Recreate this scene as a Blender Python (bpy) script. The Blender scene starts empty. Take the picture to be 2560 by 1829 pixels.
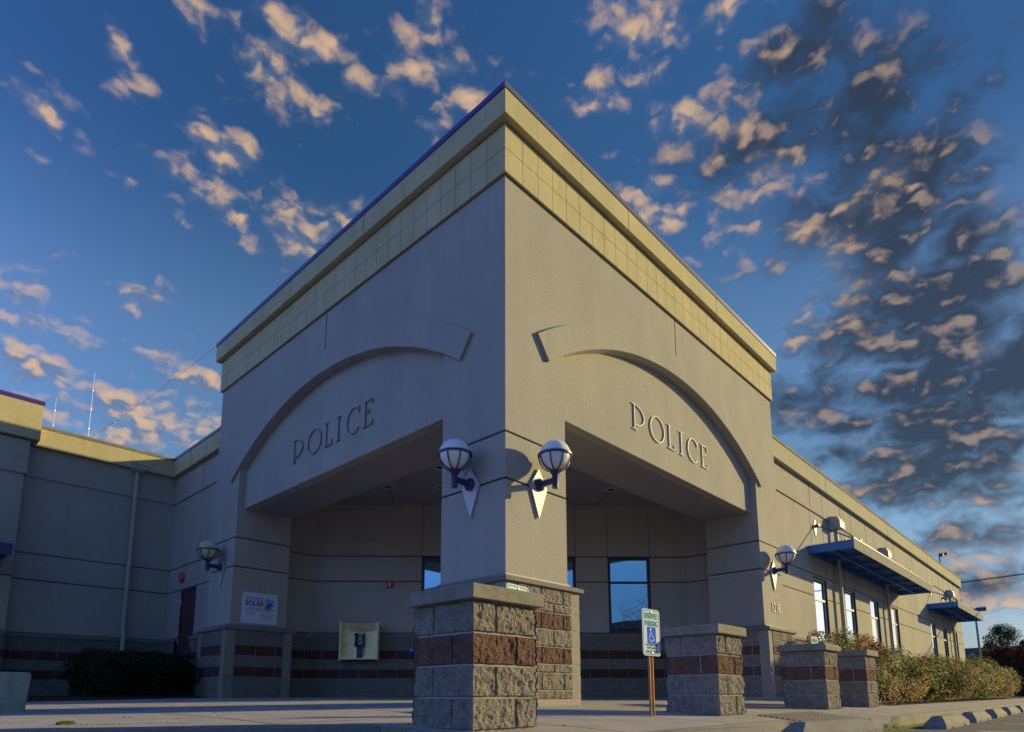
import bpy, bmesh, math, random
from mathutils import Vector, Matrix, noise
R = math.radians
scene = bpy.context.scene
col = scene.collection

# ------------------------------------------------------------------ camera
cd = bpy.data.cameras.new('camera')
cam = bpy.data.objects.new('camera', cd); col.objects.link(cam)
CP = Vector((-4.98767, -4.76769, 0.116685)); yaw, pit, rol = 0.7525755, 0.15763276, -0.002897988
F = Vector((math.cos(yaw)*math.cos(pit), math.sin(yaw)*math.cos(pit), math.sin(pit)))
Rt = Vector((math.sin(yaw), -math.cos(yaw), 0)); U = Rt.cross(F)
R2 = Rt*math.cos(rol)+U*math.sin(rol); U2 = U*math.cos(rol)-Rt*math.sin(rol)
mw = Matrix.Identity(4)
for i in range(3):
    mw[i][0] = R2[i]; mw[i][1] = U2[i]; mw[i][2] = -F[i]; mw[i][3] = CP[i]
cam.matrix_world = mw
cd.sensor_width = 36; cd.lens = 36*1577.752/2560; cd.shift_y = (1484.739-914.5)/2560
cd.clip_start = .02; cd.clip_end = 3000
scene.camera = cam

# ------------------------------------------------------------------ light
SUN = Vector((1.93, -1.0, .66)).normalized()          # towards the sun
sl = bpy.data.lights.new('sun', 'SUN'); sl.energy = 3.65; sl.angle = R(.5); sl.color = (1, .785, .29)
so = bpy.data.objects.new('sun', sl); col.objects.link(so)
so.rotation_euler = SUN.to_track_quat('Z', 'Y').to_euler(); so.location = (20, -20, 20)
scene.view_settings.view_transform = 'Standard'; scene.view_settings.look = 'None'
scene.view_settings.gamma = 1; scene.view_settings.exposure = 0.66; scene.view_settings.use_curve_mapping = False

# cloud directions: azimuth, elevation (deg), angular half-sizes, weight
CA= [(84.04,38.47,0.041,0.021,1),(84.36,36.81,0.013,0.011,1),(86.25,40.07,0.01,0.012,1),(77.62,42.53,0.022,0.013,1),(79.62,43.64,0.015,0.012,0.6),(68.75,46.79,0.045,0.029,1),(67.05,46.09,0.031,0.017,1),(64.34,48.08,0.036,0.018,1),(61.15,48.65,0.018,0.012,1),(73.2,47.93,0.019,0.008,1),(66.55,48.91,0.03,0.01,0.6),(64.07,45.33,0.026,0.015,1),(57.71,47.46,0.032,0.019,1),(51.89,50.87,0.024,0.02,1),(51.34,48.82,0.038,0.012,1),(47.53,47.18,0.039,0.02,0.8),(51.66,45.01,0.017,0.006,1),(71.53,40.89,0.038,0.025,1),(76.27,38.84,0.039,0.014,1),(77.34,36.73,0.024,0.008,1),(71.2,37.8,0.024,0.015,0.7),(72.59,35.55,0.008,0.006,1),(63.9,38.53,0.046,0.021,1),(69.05,36.79,0.011,0.005,1),(63.72,36.15,0.038,0.03,1),(83.7,27.69,0.026,0.012,1),(79.9,26.51,0.043,0.018,1),(77.18,29.61,0.017,0.01,1),(77.03,28.26,0.017,0.008,1),(74.93,26.42,0.042,0.014,1),(82.64,23.22,0.036,0.016,1),(80.07,22.69,0.058,0.025,1),(76.45,22.28,0.068,0.026,1),(72.26,22.49,0.062,0.03,1),(70.65,23.83,0.034,0.024,1),(73.77,20.82,0.055,0.024,1),(81.85,30.81,0.009,0.005,1),(57.54,44.95,0.031,0.006,0.6),(42.32,48.49,0.017,0.005,0.6),(32.68,51.38,0.036,0.012,1),(29.58,49.23,0.031,0.016,1),(29.7,47.69,0.048,0.015,1),(27.23,50.07,0.026,0.014,1),(22.55,48.26,0.03,0.02,1),(20.71,49.39,0.029,0.012,0.8),(15.41,46.3,0.019,0.006,1),(25.48,44.95,0.043,0.025,1),(22.18,43.85,0.058,0.023,1),(30.16,40.8,0.029,0.013,1),(27.68,38.72,0.038,0.01,1),(33.16,43.09,0.029,0.01,0.6),(35.3,46.34,0.022,0.007,0.6),(39.5,46.94,0.034,0.013,0.5),(18.57,39.54,0.058,0.025,1),(19.67,36.28,0.049,0.024,1),(15.59,35.34,0.037,0.026,1),(12.24,36.49,0.025,0.012,1),(13.65,33.34,0.046,0.026,1),(12.19,30.8,0.046,0.032,0.8),(9.71,37.54,0.028,0.019,0.7),(16.1,30.17,0.016,0.011,0.7),(17.01,28.06,0.022,0.007,0.7),(6.33,13.07,0.05,0.023,1),(5.32,9.62,0.039,0.017,0.8),(4.59,6.61,0.026,0.028,1),(7.13,10.52,0.028,0.015,0.8),(11.97,15.88,0.031,0.012,0.6)]
CA += [(az_, el_, .11, .035, .9) for az_, el_ in ((84, 22.5), (78, 20.5), (72, 18.5), (86, 18), (80, 16.5), (74, 14.5), (70, 22), (82, 26), (88, 28))]
CB= [(9.04,32.32,0.038,0.036,1),(9.2,28.1,0.053,0.038,1),(6.61,29.17,0.041,0.026,1),(9.74,39.85,0.037,0.05,0.8),(6.58,36.62,0.032,0.051,0.8),(4.85,26.79,0.04,0.047,1),(8.99,42.66,0.041,0.025,0.7),(14.73,45.64,0.043,0.025,0.5),(18.28,42.22,0.056,0.028,0.6),(13.71,36.04,0.046,0.03,0.6),(9.68,35.15,0.043,0.034,1),(16.3,23.83,0.05,0.024,0.7),(13.11,21.31,0.032,0.012,0.7),(7.66,19.64,0.047,0.034,1),(9.66,23.73,0.044,0.017,1),(7.42,16.26,0.069,0.035,1),(4.4,18.54,0.035,0.066,1),(3.17,22.29,0.034,0.048,1),(6.75,22.67,0.055,0.039,1),(6.46,11.76,0.045,0.02,0.7),(14.67,18.62,0.033,0.012,0.6),(5.49,8.0,0.031,0.011,0.6),(4.56,31.42,0.026,0.024,0.7),(3.75,28.81,0.022,0.025,0.7)]


def make_world():
    w = bpy.data.worlds.new('World'); scene.world = w; w.use_nodes = True
    nt = w.node_tree; N = nt.nodes; L = nt.links
    for n in list(N): N.remove(n)
    out = N.new('ShaderNodeOutputWorld'); bg = N.new('ShaderNodeBackground'); L.new(bg.outputs[0], out.inputs[0])
    sky = N.new('ShaderNodeTexSky'); sky.sky_type = 'NISHITA'; sky.sun_disc = False
    sky.sun_elevation = math.asin(SUN.z); sky.sun_rotation = math.atan2(SUN.x, SUN.y)
    sky.air_density = 1.0; sky.dust_density = .6; sky.ozone_density = 3.0; sky.altitude = 0
    tint = N.new('ShaderNodeMix'); tint.data_type = 'RGBA'; tint.blend_type = 'MULTIPLY'; tint.inputs[0].default_value = 1
    L.new(sky.outputs[0], tint.inputs[6])
    tc = N.new('ShaderNodeTexCoord')                     # the zenith is deeper than the lower sky
    se = N.new('ShaderNodeSeparateXYZ'); L.new(tc.outputs['Generated'], se.inputs[0])
    cr = N.new('ShaderNodeValToRGB'); cr.color_ramp.interpolation = 'EASE'; L.new(se.outputs[2], cr.inputs[0])
    for k, (p_, c_) in enumerate(SKY_RAMP):
        e = cr.color_ramp.elements[k] if k < 2 else cr.color_ramp.elements.new(p_)
        e.position = p_; e.color = (*[v/2 for v in c_], 1)
    tm = N.new('ShaderNodeVectorMath'); tm.operation = 'SCALE'; tm.inputs[3].default_value = 2; L.new(cr.outputs[0], tm.inputs[0]); 
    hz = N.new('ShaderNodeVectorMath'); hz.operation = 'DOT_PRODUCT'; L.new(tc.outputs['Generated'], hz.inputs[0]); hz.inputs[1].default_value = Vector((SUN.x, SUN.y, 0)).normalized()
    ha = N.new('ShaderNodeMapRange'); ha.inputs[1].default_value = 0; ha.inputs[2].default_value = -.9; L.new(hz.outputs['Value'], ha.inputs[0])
    am = N.new('ShaderNodeMix'); am.data_type = 'RGBA'; L.new(ha.outputs[0], am.inputs[0]); am.inputs[6].default_value = (1, 1, 1, 1); am.inputs[7].default_value = SKY_AWAY_FILL
    hb = N.new('ShaderNodeMapRange'); hb.interpolation_type = 'SMOOTHSTEP'; hb.inputs[1].default_value = .30; hb.inputs[2].default_value = .85; L.new(hz.outputs['Value'], hb.inputs[0])
    hl = N.new('ShaderNodeMapRange'); hl.inputs[1].default_value = .10; hl.inputs[2].default_value = .36; L.new(se.outputs[2], hl.inputs[0])
    hm = N.new('ShaderNodeMath'); hm.operation = 'MULTIPLY'; L.new(hb.outputs[0], hm.inputs[0]); L.new(hl.outputs[0], hm.inputs[1])
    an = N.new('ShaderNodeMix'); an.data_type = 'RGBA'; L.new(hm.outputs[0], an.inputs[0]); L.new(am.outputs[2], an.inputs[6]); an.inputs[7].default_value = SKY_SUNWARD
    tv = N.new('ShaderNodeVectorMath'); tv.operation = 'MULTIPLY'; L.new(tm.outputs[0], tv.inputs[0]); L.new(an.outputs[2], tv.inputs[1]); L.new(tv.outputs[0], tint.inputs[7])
    def math_(op, a, b=None, c=None, clamp=False):
        m = N.new('ShaderNodeMath'); m.operation = op; m.use_clamp = clamp
        for i, v in enumerate((a, b, c)):
            if v is None: continue
            if isinstance(v, (int, float)): m.inputs[i].default_value = v
            else: L.new(v, m.inputs[i])
        return m.outputs[0]
    def vadd(vec, k, noise_scale):
        nz = N.new('ShaderNodeTexNoise'); nz.inputs['Scale'].default_value = noise_scale; nz.inputs['Detail'].default_value = 2
        L.new(vec, nz.inputs['Vector'])
        sb = N.new('ShaderNodeVectorMath'); sb.operation = 'MULTIPLY_ADD'; L.new(nz.outputs['Color'], sb.inputs[0]); sb.inputs[1].default_value = (k, k, k); sb.inputs[2].default_value = (-k/2, -k/2, -k/2)
        ad = N.new('ShaderNodeVectorMath'); ad.operation = 'ADD'; L.new(vec, ad.inputs[0]); L.new(sb.outputs[0], ad.inputs[1])
        return ad.outputs[0]
    def blobs(vec, lst, gr):
        acc = None; k_ = 0
        for az, el, rx, ry, wt in lst:
            az, el = R(az), R(el)
            c = Vector((math.cos(az)*math.cos(el), math.sin(az)*math.cos(el), math.sin(el)))
            t1 = Vector((math.sin(az), -math.cos(az), 0)); t2 = c.cross(t1)
            m3 = Matrix((t1, t2, c)).transposed()
            if m3.determinant() < 0: m3 = Matrix((t1, -t2, c)).transposed()
            mp = N.new('ShaderNodeMapping'); mp.vector_type = 'TEXTURE'
            mp.inputs['Location'].default_value = c; mp.inputs['Rotation'].default_value = m3.to_euler('XYZ')
            mp.inputs['Scale'].default_value = (rx*gr, ry*gr, .5)
            L.new(vec, mp.inputs['Vector'])
            ln = N.new('ShaderNodeVectorMath'); ln.operation = 'LENGTH'; L.new(mp.outputs[0], ln.inputs[0])
            o = ln.outputs['Value']
            if wt != 1: o = math_('ADD', o, (1-wt)*.55)
            acc = o if acc is None else math_('MINIMUM', acc, o)
            k_ += 1
            if k_ % 5 == 0:                       # makes the nodes run one after another (keeps the shader's stack small)
                ch = N.new('ShaderNodeVectorMath'); ch.operation = 'MULTIPLY_ADD'; L.new(acc, ch.inputs[0]); ch.inputs[1].default_value = (1e-8,)*3; L.new(vec, ch.inputs[2]); vec = ch.outputs[0]
        return math_('MAXIMUM', math_('SUBTRACT', 1.08, acc), -1.5)
    def detail(vec):
        wp = vadd(vec, .03, 30)
        st = N.new('ShaderNodeMapping'); st.inputs['Scale'].default_value = (1, 1, 1.9); L.new(wp, st.inputs[0])
        n3 = N.new('ShaderNodeTexNoise'); n3.inputs['Scale'].default_value = 11; n3.inputs['Detail'].default_value = 7; n3.inputs['Roughness'].default_value = .62
        L.new(st.outputs[0], n3.inputs['Vector'])
        vo = N.new('ShaderNodeTexVoronoi'); vo.feature = 'F1'; vo.inputs['Scale'].default_value = 21; L.new(st.outputs[0], vo.inputs['Vector'])
        v2 = N.new('ShaderNodeTexVoronoi'); v2.feature = 'F1'; v2.inputs['Scale'].default_value = 46; L.new(st.outputs[0], v2.inputs['Vector'])
        f = math_('ADD', math_('MULTIPLY', math_('SUBTRACT', n3.outputs[0], .5), CL_N), math_('MULTIPLY', math_('SUBTRACT', .42, vo.outputs['Distance']), CL_V))
        return math_('ADD', f, math_('MULTIPLY', math_('SUBTRACT', .42, v2.outputs['Distance']), .9))
    dirv = tc.outputs['Generated']
    wv = vadd(dirv, .06, 13)
    fa0, fb0 = blobs(wv, CA, 1.3), blobs(wv, CB, 1.75)
    off = N.new('ShaderNodeVectorMath'); off.operation = 'ADD'; L.new(dirv, off.inputs[0])
    off.inputs[1].default_value = (.004, -.010, .010)
    n_a, n_b = detail(dirv), detail(off.outputs[0])
    fa = math_('ADD', fa0, n_a); fb = math_('ADD', math_('MULTIPLY', fb0, 1.25), math_('MULTIPLY', n_a, .62))
    ga = math_('ADD', fa0, n_b); gb = math_('ADD', math_('MULTIPLY', fb0, 1.25), math_('MULTIPLY', n_b, .62))
    def smooth(v, a, b):
        mr = N.new('ShaderNodeMapRange'); mr.interpolation_type = 'SMOOTHSTEP'; L.new(v, mr.inputs[0])
        mr.inputs[1].default_value = a; mr.inputs[2].default_value = b; return mr.outputs[0]
    da = smooth(fa, -.35, 1.8); db = smooth(fb, -.9, .9)
    relief_a = smooth(math_('ADD', math_('SUBTRACT', fa, ga), math_('MULTIPLY', fa, .22)), -.30, .75)
    relief_b = smooth(math_('SUBTRACT', fb, gb), .12, .85)
    def mixc(f, a, b):
        m = N.new('ShaderNodeMix'); m.data_type = 'RGBA'
        if isinstance(f, (int, float)): m.inputs[0].default_value = f
        else: L.new(f, m.inputs[0])
        for i, v in ((6, a), (7, b)):
            if isinstance(v, tuple): m.inputs[i].default_value = v
            else: L.new(v, m.inputs[i])
        return m.outputs[2]
    K = 1/SKY_STR
    def kc(r, g, b): return (r*K, g*K, b*K, 1)
    ca = mixc(relief_a, kc(*CLOUD_A[0]), kc(*CLOUD_A[1]))
    cb = mixc(relief_b, kc(*CLOUD_B[0]), kc(*CLOUD_B[1]))
    w.cycles.sampling_method = 'NONE'
    c = mixc(math_('MULTIPLY', db, .92), tint.outputs[2], cb)
    c = mixc(math_('MULTIPLY', math_('MULTIPLY', da, .93), math_('SUBTRACT', 1, math_('MULTIPLY', db, .42))), c, ca)
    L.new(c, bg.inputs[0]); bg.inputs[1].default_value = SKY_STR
SKY_SUNWARD = (.50, .56, .64, 1)
SKY_AWAY_FILL = (1.65, 1.60, 2.15, 1)        # bluer away from the sun, and brightened as added fill for shaded walls
SKY_RAMP = ((.0, (.44, .48, .60)), (.12, (.56, .64, .76)), (.27, (1.05, 1.22, 1.20)), (.45, (1.10, 1.30, 1.34)), (.68, (.44, .78, 1.02)), (1.0, (.45, .85, 1.40))); SKY_STR = .068
CL_N, CL_V = 4.6, 1.7
CLOUD_A = ((.10, .125, .185), (.44, .30, .19)); CLOUD_B = ((.020, .030, .050), (.19, .145, .12))
make_world()

# ------------------------------------------------------------------ helpers
def wloc(o):
    v = Vector((0, 0, 0))
    while o is not None: v += o.location; o = o.parent
    return v
class MB:
    def __init__(s): s.v = []; s.f = []; s.m = []; s.c = None
    def vert(s, p): s.v.append(tuple(p)); return len(s.v)-1
    def face(s, pts, m=0):
        n = len(s.v); s.v += [tuple(p) for p in pts]; s.f.append(tuple(range(n, n+len(pts)))); s.m.append(m)
    def idx(s, ids, m=0): s.f.append(tuple(ids)); s.m.append(m)
    def hexa(s, b, t, m=0):                   # bottom 4 (ccw from above), top 4
        n = len(s.v); s.v += [tuple(p) for p in b]+[tuple(p) for p in t]
        for f in ((3, 2, 1, 0), (4, 5, 6, 7), (0, 1, 5, 4), (1, 2, 6, 5), (2, 3, 7, 6), (3, 0, 4, 7)):
            s.f.append(tuple(n+i for i in f)); s.m.append(m)
    def box(s, x0, x1, y0, y1, z0, z1, m=0, bv=0):
        if x0 > x1: x0, x1 = x1, x0
        if y0 > y1: y0, y1 = y1, y0
        if bv:
            b = bv
            rings = []
            for z, k in ((z0, b), (z0+b, 0), (z1-b, 0), (z1, b)):
                rings.append([(x0+k, y0+b, z), (x0+b, y0+k, z), (x1-b, y0+k, z), (x1-k, y0+b, z), (x1-k, y1-b, z), (x1-b, y1-k, z), (x0+b, y1-k, z), (x0+k, y1-b, z)])
            s.loft(rings, m); return
        s.hexa([(x0, y0, z0), (x1, y0, z0), (x1, y1, z0), (x0, y1, z0)], [(x0, y0, z1), (x1, y0, z1), (x1, y1, z1), (x0, y1, z1)], m)
    def loft(s, rings, m=0, cap=True, close=True):
        n = len(s.v); k = len(rings[0])
        for r in rings: s.v += [tuple(p) for p in r]
        for i in range(len(rings)-1):
            for j in range(k if close else k-1):
                a = n+i*k+j; b = n+i*k+(j+1) % k
                s.f.append((a, b, b+k, a+k)); s.m.append(m)
        if cap:
            s.f.append(tuple(n+j for j in reversed(range(k)))); s.m.append(m)
            s.f.append(tuple(n+(len(rings)-1)*k+j for j in range(k))); s.m.append(m)
    def tube(s, pts, r, seg=10, m=0, cap=True):
        pts = [Vector(p) for p in pts]; rr = r if isinstance(r, (list, tuple)) else [r]*len(pts)
        rings = []; prev = None
        for i, p in enumerate(pts):
            d = (pts[min(i+1, len(pts)-1)]-pts[max(i-1, 0)]).normalized()
            if prev is None:
                a = d.cross(Vector((0, 0, 1)));
                if a.length < .05: a = d.cross(Vector((1, 0, 0)))
                a.normalize()
            else:
                a = prev - d*prev.dot(d); a.normalize()
            prev = a; b = d.cross(a)
            rings.append([p+(a*math.cos(t)+b*math.sin(t))*rr[i] for t in [2*math.pi*k/seg for k in range(seg)]])
        s.loft(rings, m, cap)
    def lathe(s, prof, c=(0, 0, 0), seg=24, m=0, axis='z', cap=False):
        rings = []
        for r, h in prof:
            ring = []
            for k in range(seg):
                t = 2*math.pi*k/seg; a, b = r*math.cos(t), r*math.sin(t)
                if axis == 'z': ring.append((c[0]+a, c[1]+b, c[2]+h))
                elif axis == 'y': ring.append((c[0]+a, c[1]+h, c[2]-b))
                else: ring.append((c[0]+h, c[1]+a, c[2]+b))
            rings.append(ring)
        s.loft(rings, m, cap)
    def prism(s, poly, fn, d0, d1, m=0, mside=None):      # poly of (a,b) mapped by fn(a,b,d)
        n = len(poly); i0 = len(s.v)
        s.v += [tuple(fn(a, b, d0)) for a, b in poly]+[tuple(fn(a, b, d1)) for a, b in poly]
        s.f.append(tuple(i0+i for i in range(n))); s.m.append(m)
        s.f.append(tuple(i0+n+i for i in reversed(range(n)))); s.m.append(m)
        for i in range(n):
            j = (i+1) % n; s.f.append((i0+j, i0+i, i0+n+i, i0+n+j)); s.m.append(m if mside is None else mside)
    def build(s, name, mats, parent=None, smooth=False, fixn=True):
        me = bpy.data.meshes.new(name)
        off = wloc(parent) if parent is not None else Vector((0, 0, 0))
        me.from_pydata([(x-off.x, y-off.y, z-off.z) for x, y, z in s.v], [], s.f)
        if not isinstance(mats, (list, tuple)): mats = [mats]
        for mt in mats: me.materials.append(mt)
        for p, mi in zip(me.polygons, s.m): p.material_index = mi
        if fixn:
            bm = bmesh.new(); bm.from_mesh(me); bmesh.ops.recalc_face_normals(bm, faces=bm.faces); bm.to_mesh(me); bm.free()
        if smooth:
            for p in me.polygons: p.use_smooth = True
            me.set_sharp_from_angle(angle=R(40))
        o = bpy.data.objects.new(name, me); col.objects.link(o)
        if parent is not None: o.parent = parent
        return o
    def build_each(s, name, mats, parent):
        for k in range(0, len(s.v), 8):
            q = MB(); q.hexa(s.v[k:k+4], s.v[k+4:k+8]); q.build(name, mats, parent)
def tag(o, label=None, cat=None, group=None, kind=None):
    if label: o['label'] = label
    if cat: o['category'] = cat
    if group: o['group'] = group
    if kind: o['kind'] = kind
    return o
def thing(name, loc, label, cat, group=None, rz=0):
    o = bpy.data.objects.new(name, None); col.objects.link(o); o.location = loc; o.rotation_euler = (0, 0, rz); o.empty_display_size = .2
    return tag(o, label, cat, group)
def kids(o): return [c for c in bpy.data.objects if c.parent == o]
def copy_tree(o, parent=None):
    c = o.copy(); col.objects.link(c)
    if parent is not None: c.parent = parent
    for k in kids(o): copy_tree(k, c)
    return c

# ------------------------------------------------------------------ materials
def mat(name, base, rough=.7, metal=0, noise_amt=.0, nscale=4, bump=0, bscale=80, spec=.5, second=None, stretch=None, speckle=None, detail=6, emis=None, streak=0):
    m = bpy.data.materials.new(name); m.use_nodes = True
    nt = m.node_tree; N = nt.nodes; L = nt.links; b = N['Principled BSDF']
    b.inputs['Base Color'].default_value = (*base, 1); b.inputs['Roughness'].default_value = rough; b.inputs['Metallic'].default_value = metal
    b.inputs['Specular IOR Level'].default_value = spec
    tc = N.new('ShaderNodeTexCoord'); vec = tc.outputs['Object']
    if stretch:
        mp = N.new('ShaderNodeMapping'); mp.inputs['Scale'].default_value = stretch; L.new(vec, mp.inputs[0]); svec = mp.outputs[0]
    else: svec = vec
    colr = None
    if noise_amt or second:
        n = N.new('ShaderNodeTexNoise'); n.inputs['Scale'].default_value = nscale; n.inputs['Detail'].default_value = detail; n.inputs['Roughness'].default_value = .6
        L.new(svec, n.inputs['Vector'])
        mr = N.new('ShaderNodeMapRange'); mr.inputs[1].default_value = .3; mr.inputs[2].default_value = .7; L.new(n.outputs[0], mr.inputs[0])
        mx = N.new('ShaderNodeMix'); mx.data_type = 'RGBA'; L.new(mr.outputs[0], mx.inputs[0])
        s2 = second or tuple(c*(1-noise_amt) for c in base)
        mx.inputs[6].default_value = (*s2, 1)
        mx.inputs[7].default_value = (*(base if second else tuple(min(1, c*(1+noise_amt)) for c in base)), 1)
        colr = mx.outputs[2]
    if streak:
        mp2 = N.new('ShaderNodeMapping'); mp2.inputs['Scale'].default_value = (2.6, 2.6, .22); L.new(vec, mp2.inputs[0])
        n = N.new('ShaderNodeTexNoise'); n.inputs['Scale'].default_value = 2.2; n.inputs['Detail'].default_value = 5; n.inputs['Roughness'].default_value = .7; L.new(mp2.outputs[0], n.inputs['Vector'])
        mr = N.new('ShaderNodeMapRange'); mr.inputs[1].default_value = .52; mr.inputs[2].default_value = .78; mr.inputs[3].default_value = 1; mr.inputs[4].default_value = 1-streak; L.new(n.outputs[0], mr.inputs[0])
        mx = N.new('ShaderNodeMix'); mx.data_type = 'RGBA'; mx.blend_type = 'MULTIPLY'; mx.inputs[0].default_value = 1
        L.new(colr, mx.inputs[6]); L.new(mr.outputs[0], mx.inputs[7]); colr = mx.outputs[2]
    if speckle:
        sc, amt, dark, light = speckle
        n = N.new('ShaderNodeTexNoise'); n.inputs['Scale'].default_value = sc; n.inputs['Detail'].default_value = 3; n.inputs['Roughness'].default_value = .8; L.new(vec, n.inputs['Vector'])
        mr = N.new('ShaderNodeMapRange'); mr.inputs[1].default_value = .38; mr.inputs[2].default_value = .62; mr.inputs[3].default_value = dark; mr.inputs[4].default_value = light; L.new(n.outputs[0], mr.inputs[0])
        mx = N.new('ShaderNodeMix'); mx.data_type = 'RGBA'; mx.blend_type = 'MULTIPLY'; mx.inputs[0].default_value = amt
        if colr is not None: L.new(colr, mx.inputs[6])
        else: mx.inputs[6].default_value = (*base, 1)
        L.new(mr.outputs[0], mx.inputs[7]); colr = mx.outputs[2]
    if colr is not None: L.new(colr, b.inputs['Base Color'])
    if bump:
        n = N.new('ShaderNodeTexNoise'); n.inputs['Scale'].default_value = bscale; n.inputs['Detail'].default_value = 4; n.inputs['Roughness'].default_value = .65; L.new(vec, n.inputs['Vector'])
        bp = N.new('ShaderNodeBump'); bp.inputs['Strength'].default_value = bump; bp.inputs['Distance'].default_value = .01; L.new(n.outputs[0], bp.inputs['Height']); L.new(bp.outputs[0], b.inputs['Normal'])
    if emis:
        b.inputs['Emission Color'].default_value = (*emis[0], 1); b.inputs['Emission Strength'].default_value = emis[1]
    m['_c'] = 1
    return m
M = {}
M['stucco'] = mat('stucco_taupe', (.385, .368, .365), .9, noise_amt=.09, nscale=1.1, streak=.09, bump=.9, bscale=55, spec=.2, speckle=(70, .5, .80, 1.12), stretch=(1, 1, .5))
M['cream'] = mat('stucco_cream', (.51, .455, .30), .9, streak=.16, noise_amt=.09, nscale=1.8, bump=.7, bscale=60, spec=.2, speckle=(75, .4, .84, 1.1))
M['cream2'] = mat('stucco_olive_taupe', (.40, .375, .31), .9, noise_amt=.07, nscale=1.8, bump=.7, bscale=60, spec=.2, speckle=(75, .4, .84, 1.1))
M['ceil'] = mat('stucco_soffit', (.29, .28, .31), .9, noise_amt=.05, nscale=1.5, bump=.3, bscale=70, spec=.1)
M['stucco_dark'] = mat('stucco_porch', (.25, .225, .20), .9, noise_amt=.10, nscale=1.3, bump=.6, bscale=55, spec=.2, speckle=(70, .5, .80, 1.12))
M['groove'] = mat('groove_dark', (.05, .045, .04), .9)
M['navy'] = mat('paint_blue_purple', (.07, .028, .22), .42, noise_amt=.12, nscale=6, spec=.5)
M['navy2'] = mat('paint_blue_sky_sheen', (.12, .13, .24), .35, noise_amt=.12, nscale=6, spec=.6)  # same blue paint, with its sky reflection painted in as paler blue-grey
M['lampblue'] = mat('paint_deep_blue', (.018, .028, .13), .38, noise_amt=.15, nscale=30, spec=.5)
M['awning'] = mat('awning_blue_metal', (.028, .15, .52), .5, metal=.2, noise_amt=.12, nscale=5, spec=.5)
M['awnface'] = mat('awning_fascia_metal', (.20, .20, .23), .8, metal=0, spec=.1, noise_amt=.14, nscale=4, stretch=(.6, 1, 4))
M['globe'] = mat('globe_opal', (.76, .77, .90), .22, noise_amt=.03, nscale=5, spec=.5)
M['globe_algae'] = mat('globe_opal_algae', (.60, .66, .60), .35, second=(.22, .33, .16), nscale=9, stretch=(3, 3, .6))
M['plate'] = mat('plate_pale_metal', (.50, .48, .56), .45, metal=.1, noise_amt=.08, nscale=14, stretch=(4, 4, .5))
M['letter'] = mat('letter_stone', (.56, .51, .52), .6, noise_amt=.05, nscale=20)
M['letter_dark'] = mat('letter_stone_shaded', (.20, .18, .18), .6, noise_amt=.05, nscale=20)  # letter stone again, the left arch's shade painted into its colour
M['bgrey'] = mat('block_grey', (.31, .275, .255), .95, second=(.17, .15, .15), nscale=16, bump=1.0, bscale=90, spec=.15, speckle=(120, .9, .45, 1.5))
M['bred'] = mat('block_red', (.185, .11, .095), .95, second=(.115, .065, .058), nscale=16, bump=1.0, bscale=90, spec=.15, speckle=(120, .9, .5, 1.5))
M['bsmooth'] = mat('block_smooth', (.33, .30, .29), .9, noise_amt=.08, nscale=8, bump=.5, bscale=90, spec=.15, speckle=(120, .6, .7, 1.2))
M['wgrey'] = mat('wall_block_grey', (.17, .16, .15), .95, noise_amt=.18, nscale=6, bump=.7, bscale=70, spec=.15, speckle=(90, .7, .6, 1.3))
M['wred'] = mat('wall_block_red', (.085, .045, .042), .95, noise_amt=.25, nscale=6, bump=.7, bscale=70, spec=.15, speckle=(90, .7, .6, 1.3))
M['wsmooth'] = mat('wall_block_smooth_shaded', (.24, .225, .20), .9, noise_amt=.1, nscale=8, bump=.4, bscale=90, spec=.15)  # darker copy of the smooth block, shade painted in for the left column
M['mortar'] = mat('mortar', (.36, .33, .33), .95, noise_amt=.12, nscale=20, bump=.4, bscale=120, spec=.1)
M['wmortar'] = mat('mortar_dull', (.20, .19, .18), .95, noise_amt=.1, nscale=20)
M['cap'] = mat('cap_concrete', (.32, .295, .28), .9, second=(.20, .19, .165), nscale=9, bump=.7, bscale=120, spec=.2, speckle=(140, .7, .6, 1.3))
M['ledge'] = mat('ledge_precast', (.19, .17, .18), .85, noise_amt=.15, nscale=9, bump=.4, bscale=90)
M['flash'] = mat('flashing_metal', (.22, .22, .26), .5, metal=.3, noise_amt=.05)
M['frame'] = mat('frame_dark_bronze', (.035, .02, .055), .45, noise_amt=.1)
M['door'] = mat('door_maroon', (.085, .03, .06), .5, noise_amt=.08, nscale=3)
M['copper'] = mat('downspout_paint', (.40, .38, .38), .55, noise_amt=.06, nscale=4)
M['black'] = mat('black_plastic', (.012, .012, .016), .4)
M['brass'] = mat('brushed_gold_metal', (.98, .80, .50), .40, metal=.15, noise_amt=.18, nscale=5, stretch=(1, 1, 3))
M['steel'] = mat('steel', (.5, .5, .52), .35, metal=.9)
M['red'] = mat('alarm_red', (.45, .03, .04), .4)
M['pink'] = mat('bell_red', (.62, .06, .14), .45)
M['white'] = mat('sign_white', (.56, .62, .80), .8, noise_amt=.02, spec=.1)
M['green'] = mat('sign_green', (.01, .25, .27), .8, spec=.1)
M['sblue'] = mat('sign_blue', (.008, .10, .85), .8, spec=.08)
M['inkblue'] = mat('ink_blue', (.02, .03, .28), .5)
M['yellow'] = mat('ink_yellow', (.80, .55, .03), .5)
M['sky'] = mat('ink_sky', (.08, .36, .80), .5)
M['lime'] = mat('ink_lime', (.30, .42, .03), .5)
M['rust'] = mat('post_rust', (.45, .19, .08), .6, metal=.2, noise_amt=.2, nscale=12)
M['postyel'] = mat('post_yellow', (.27, .21, .07), .6, noise_amt=.3, nscale=18)
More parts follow.
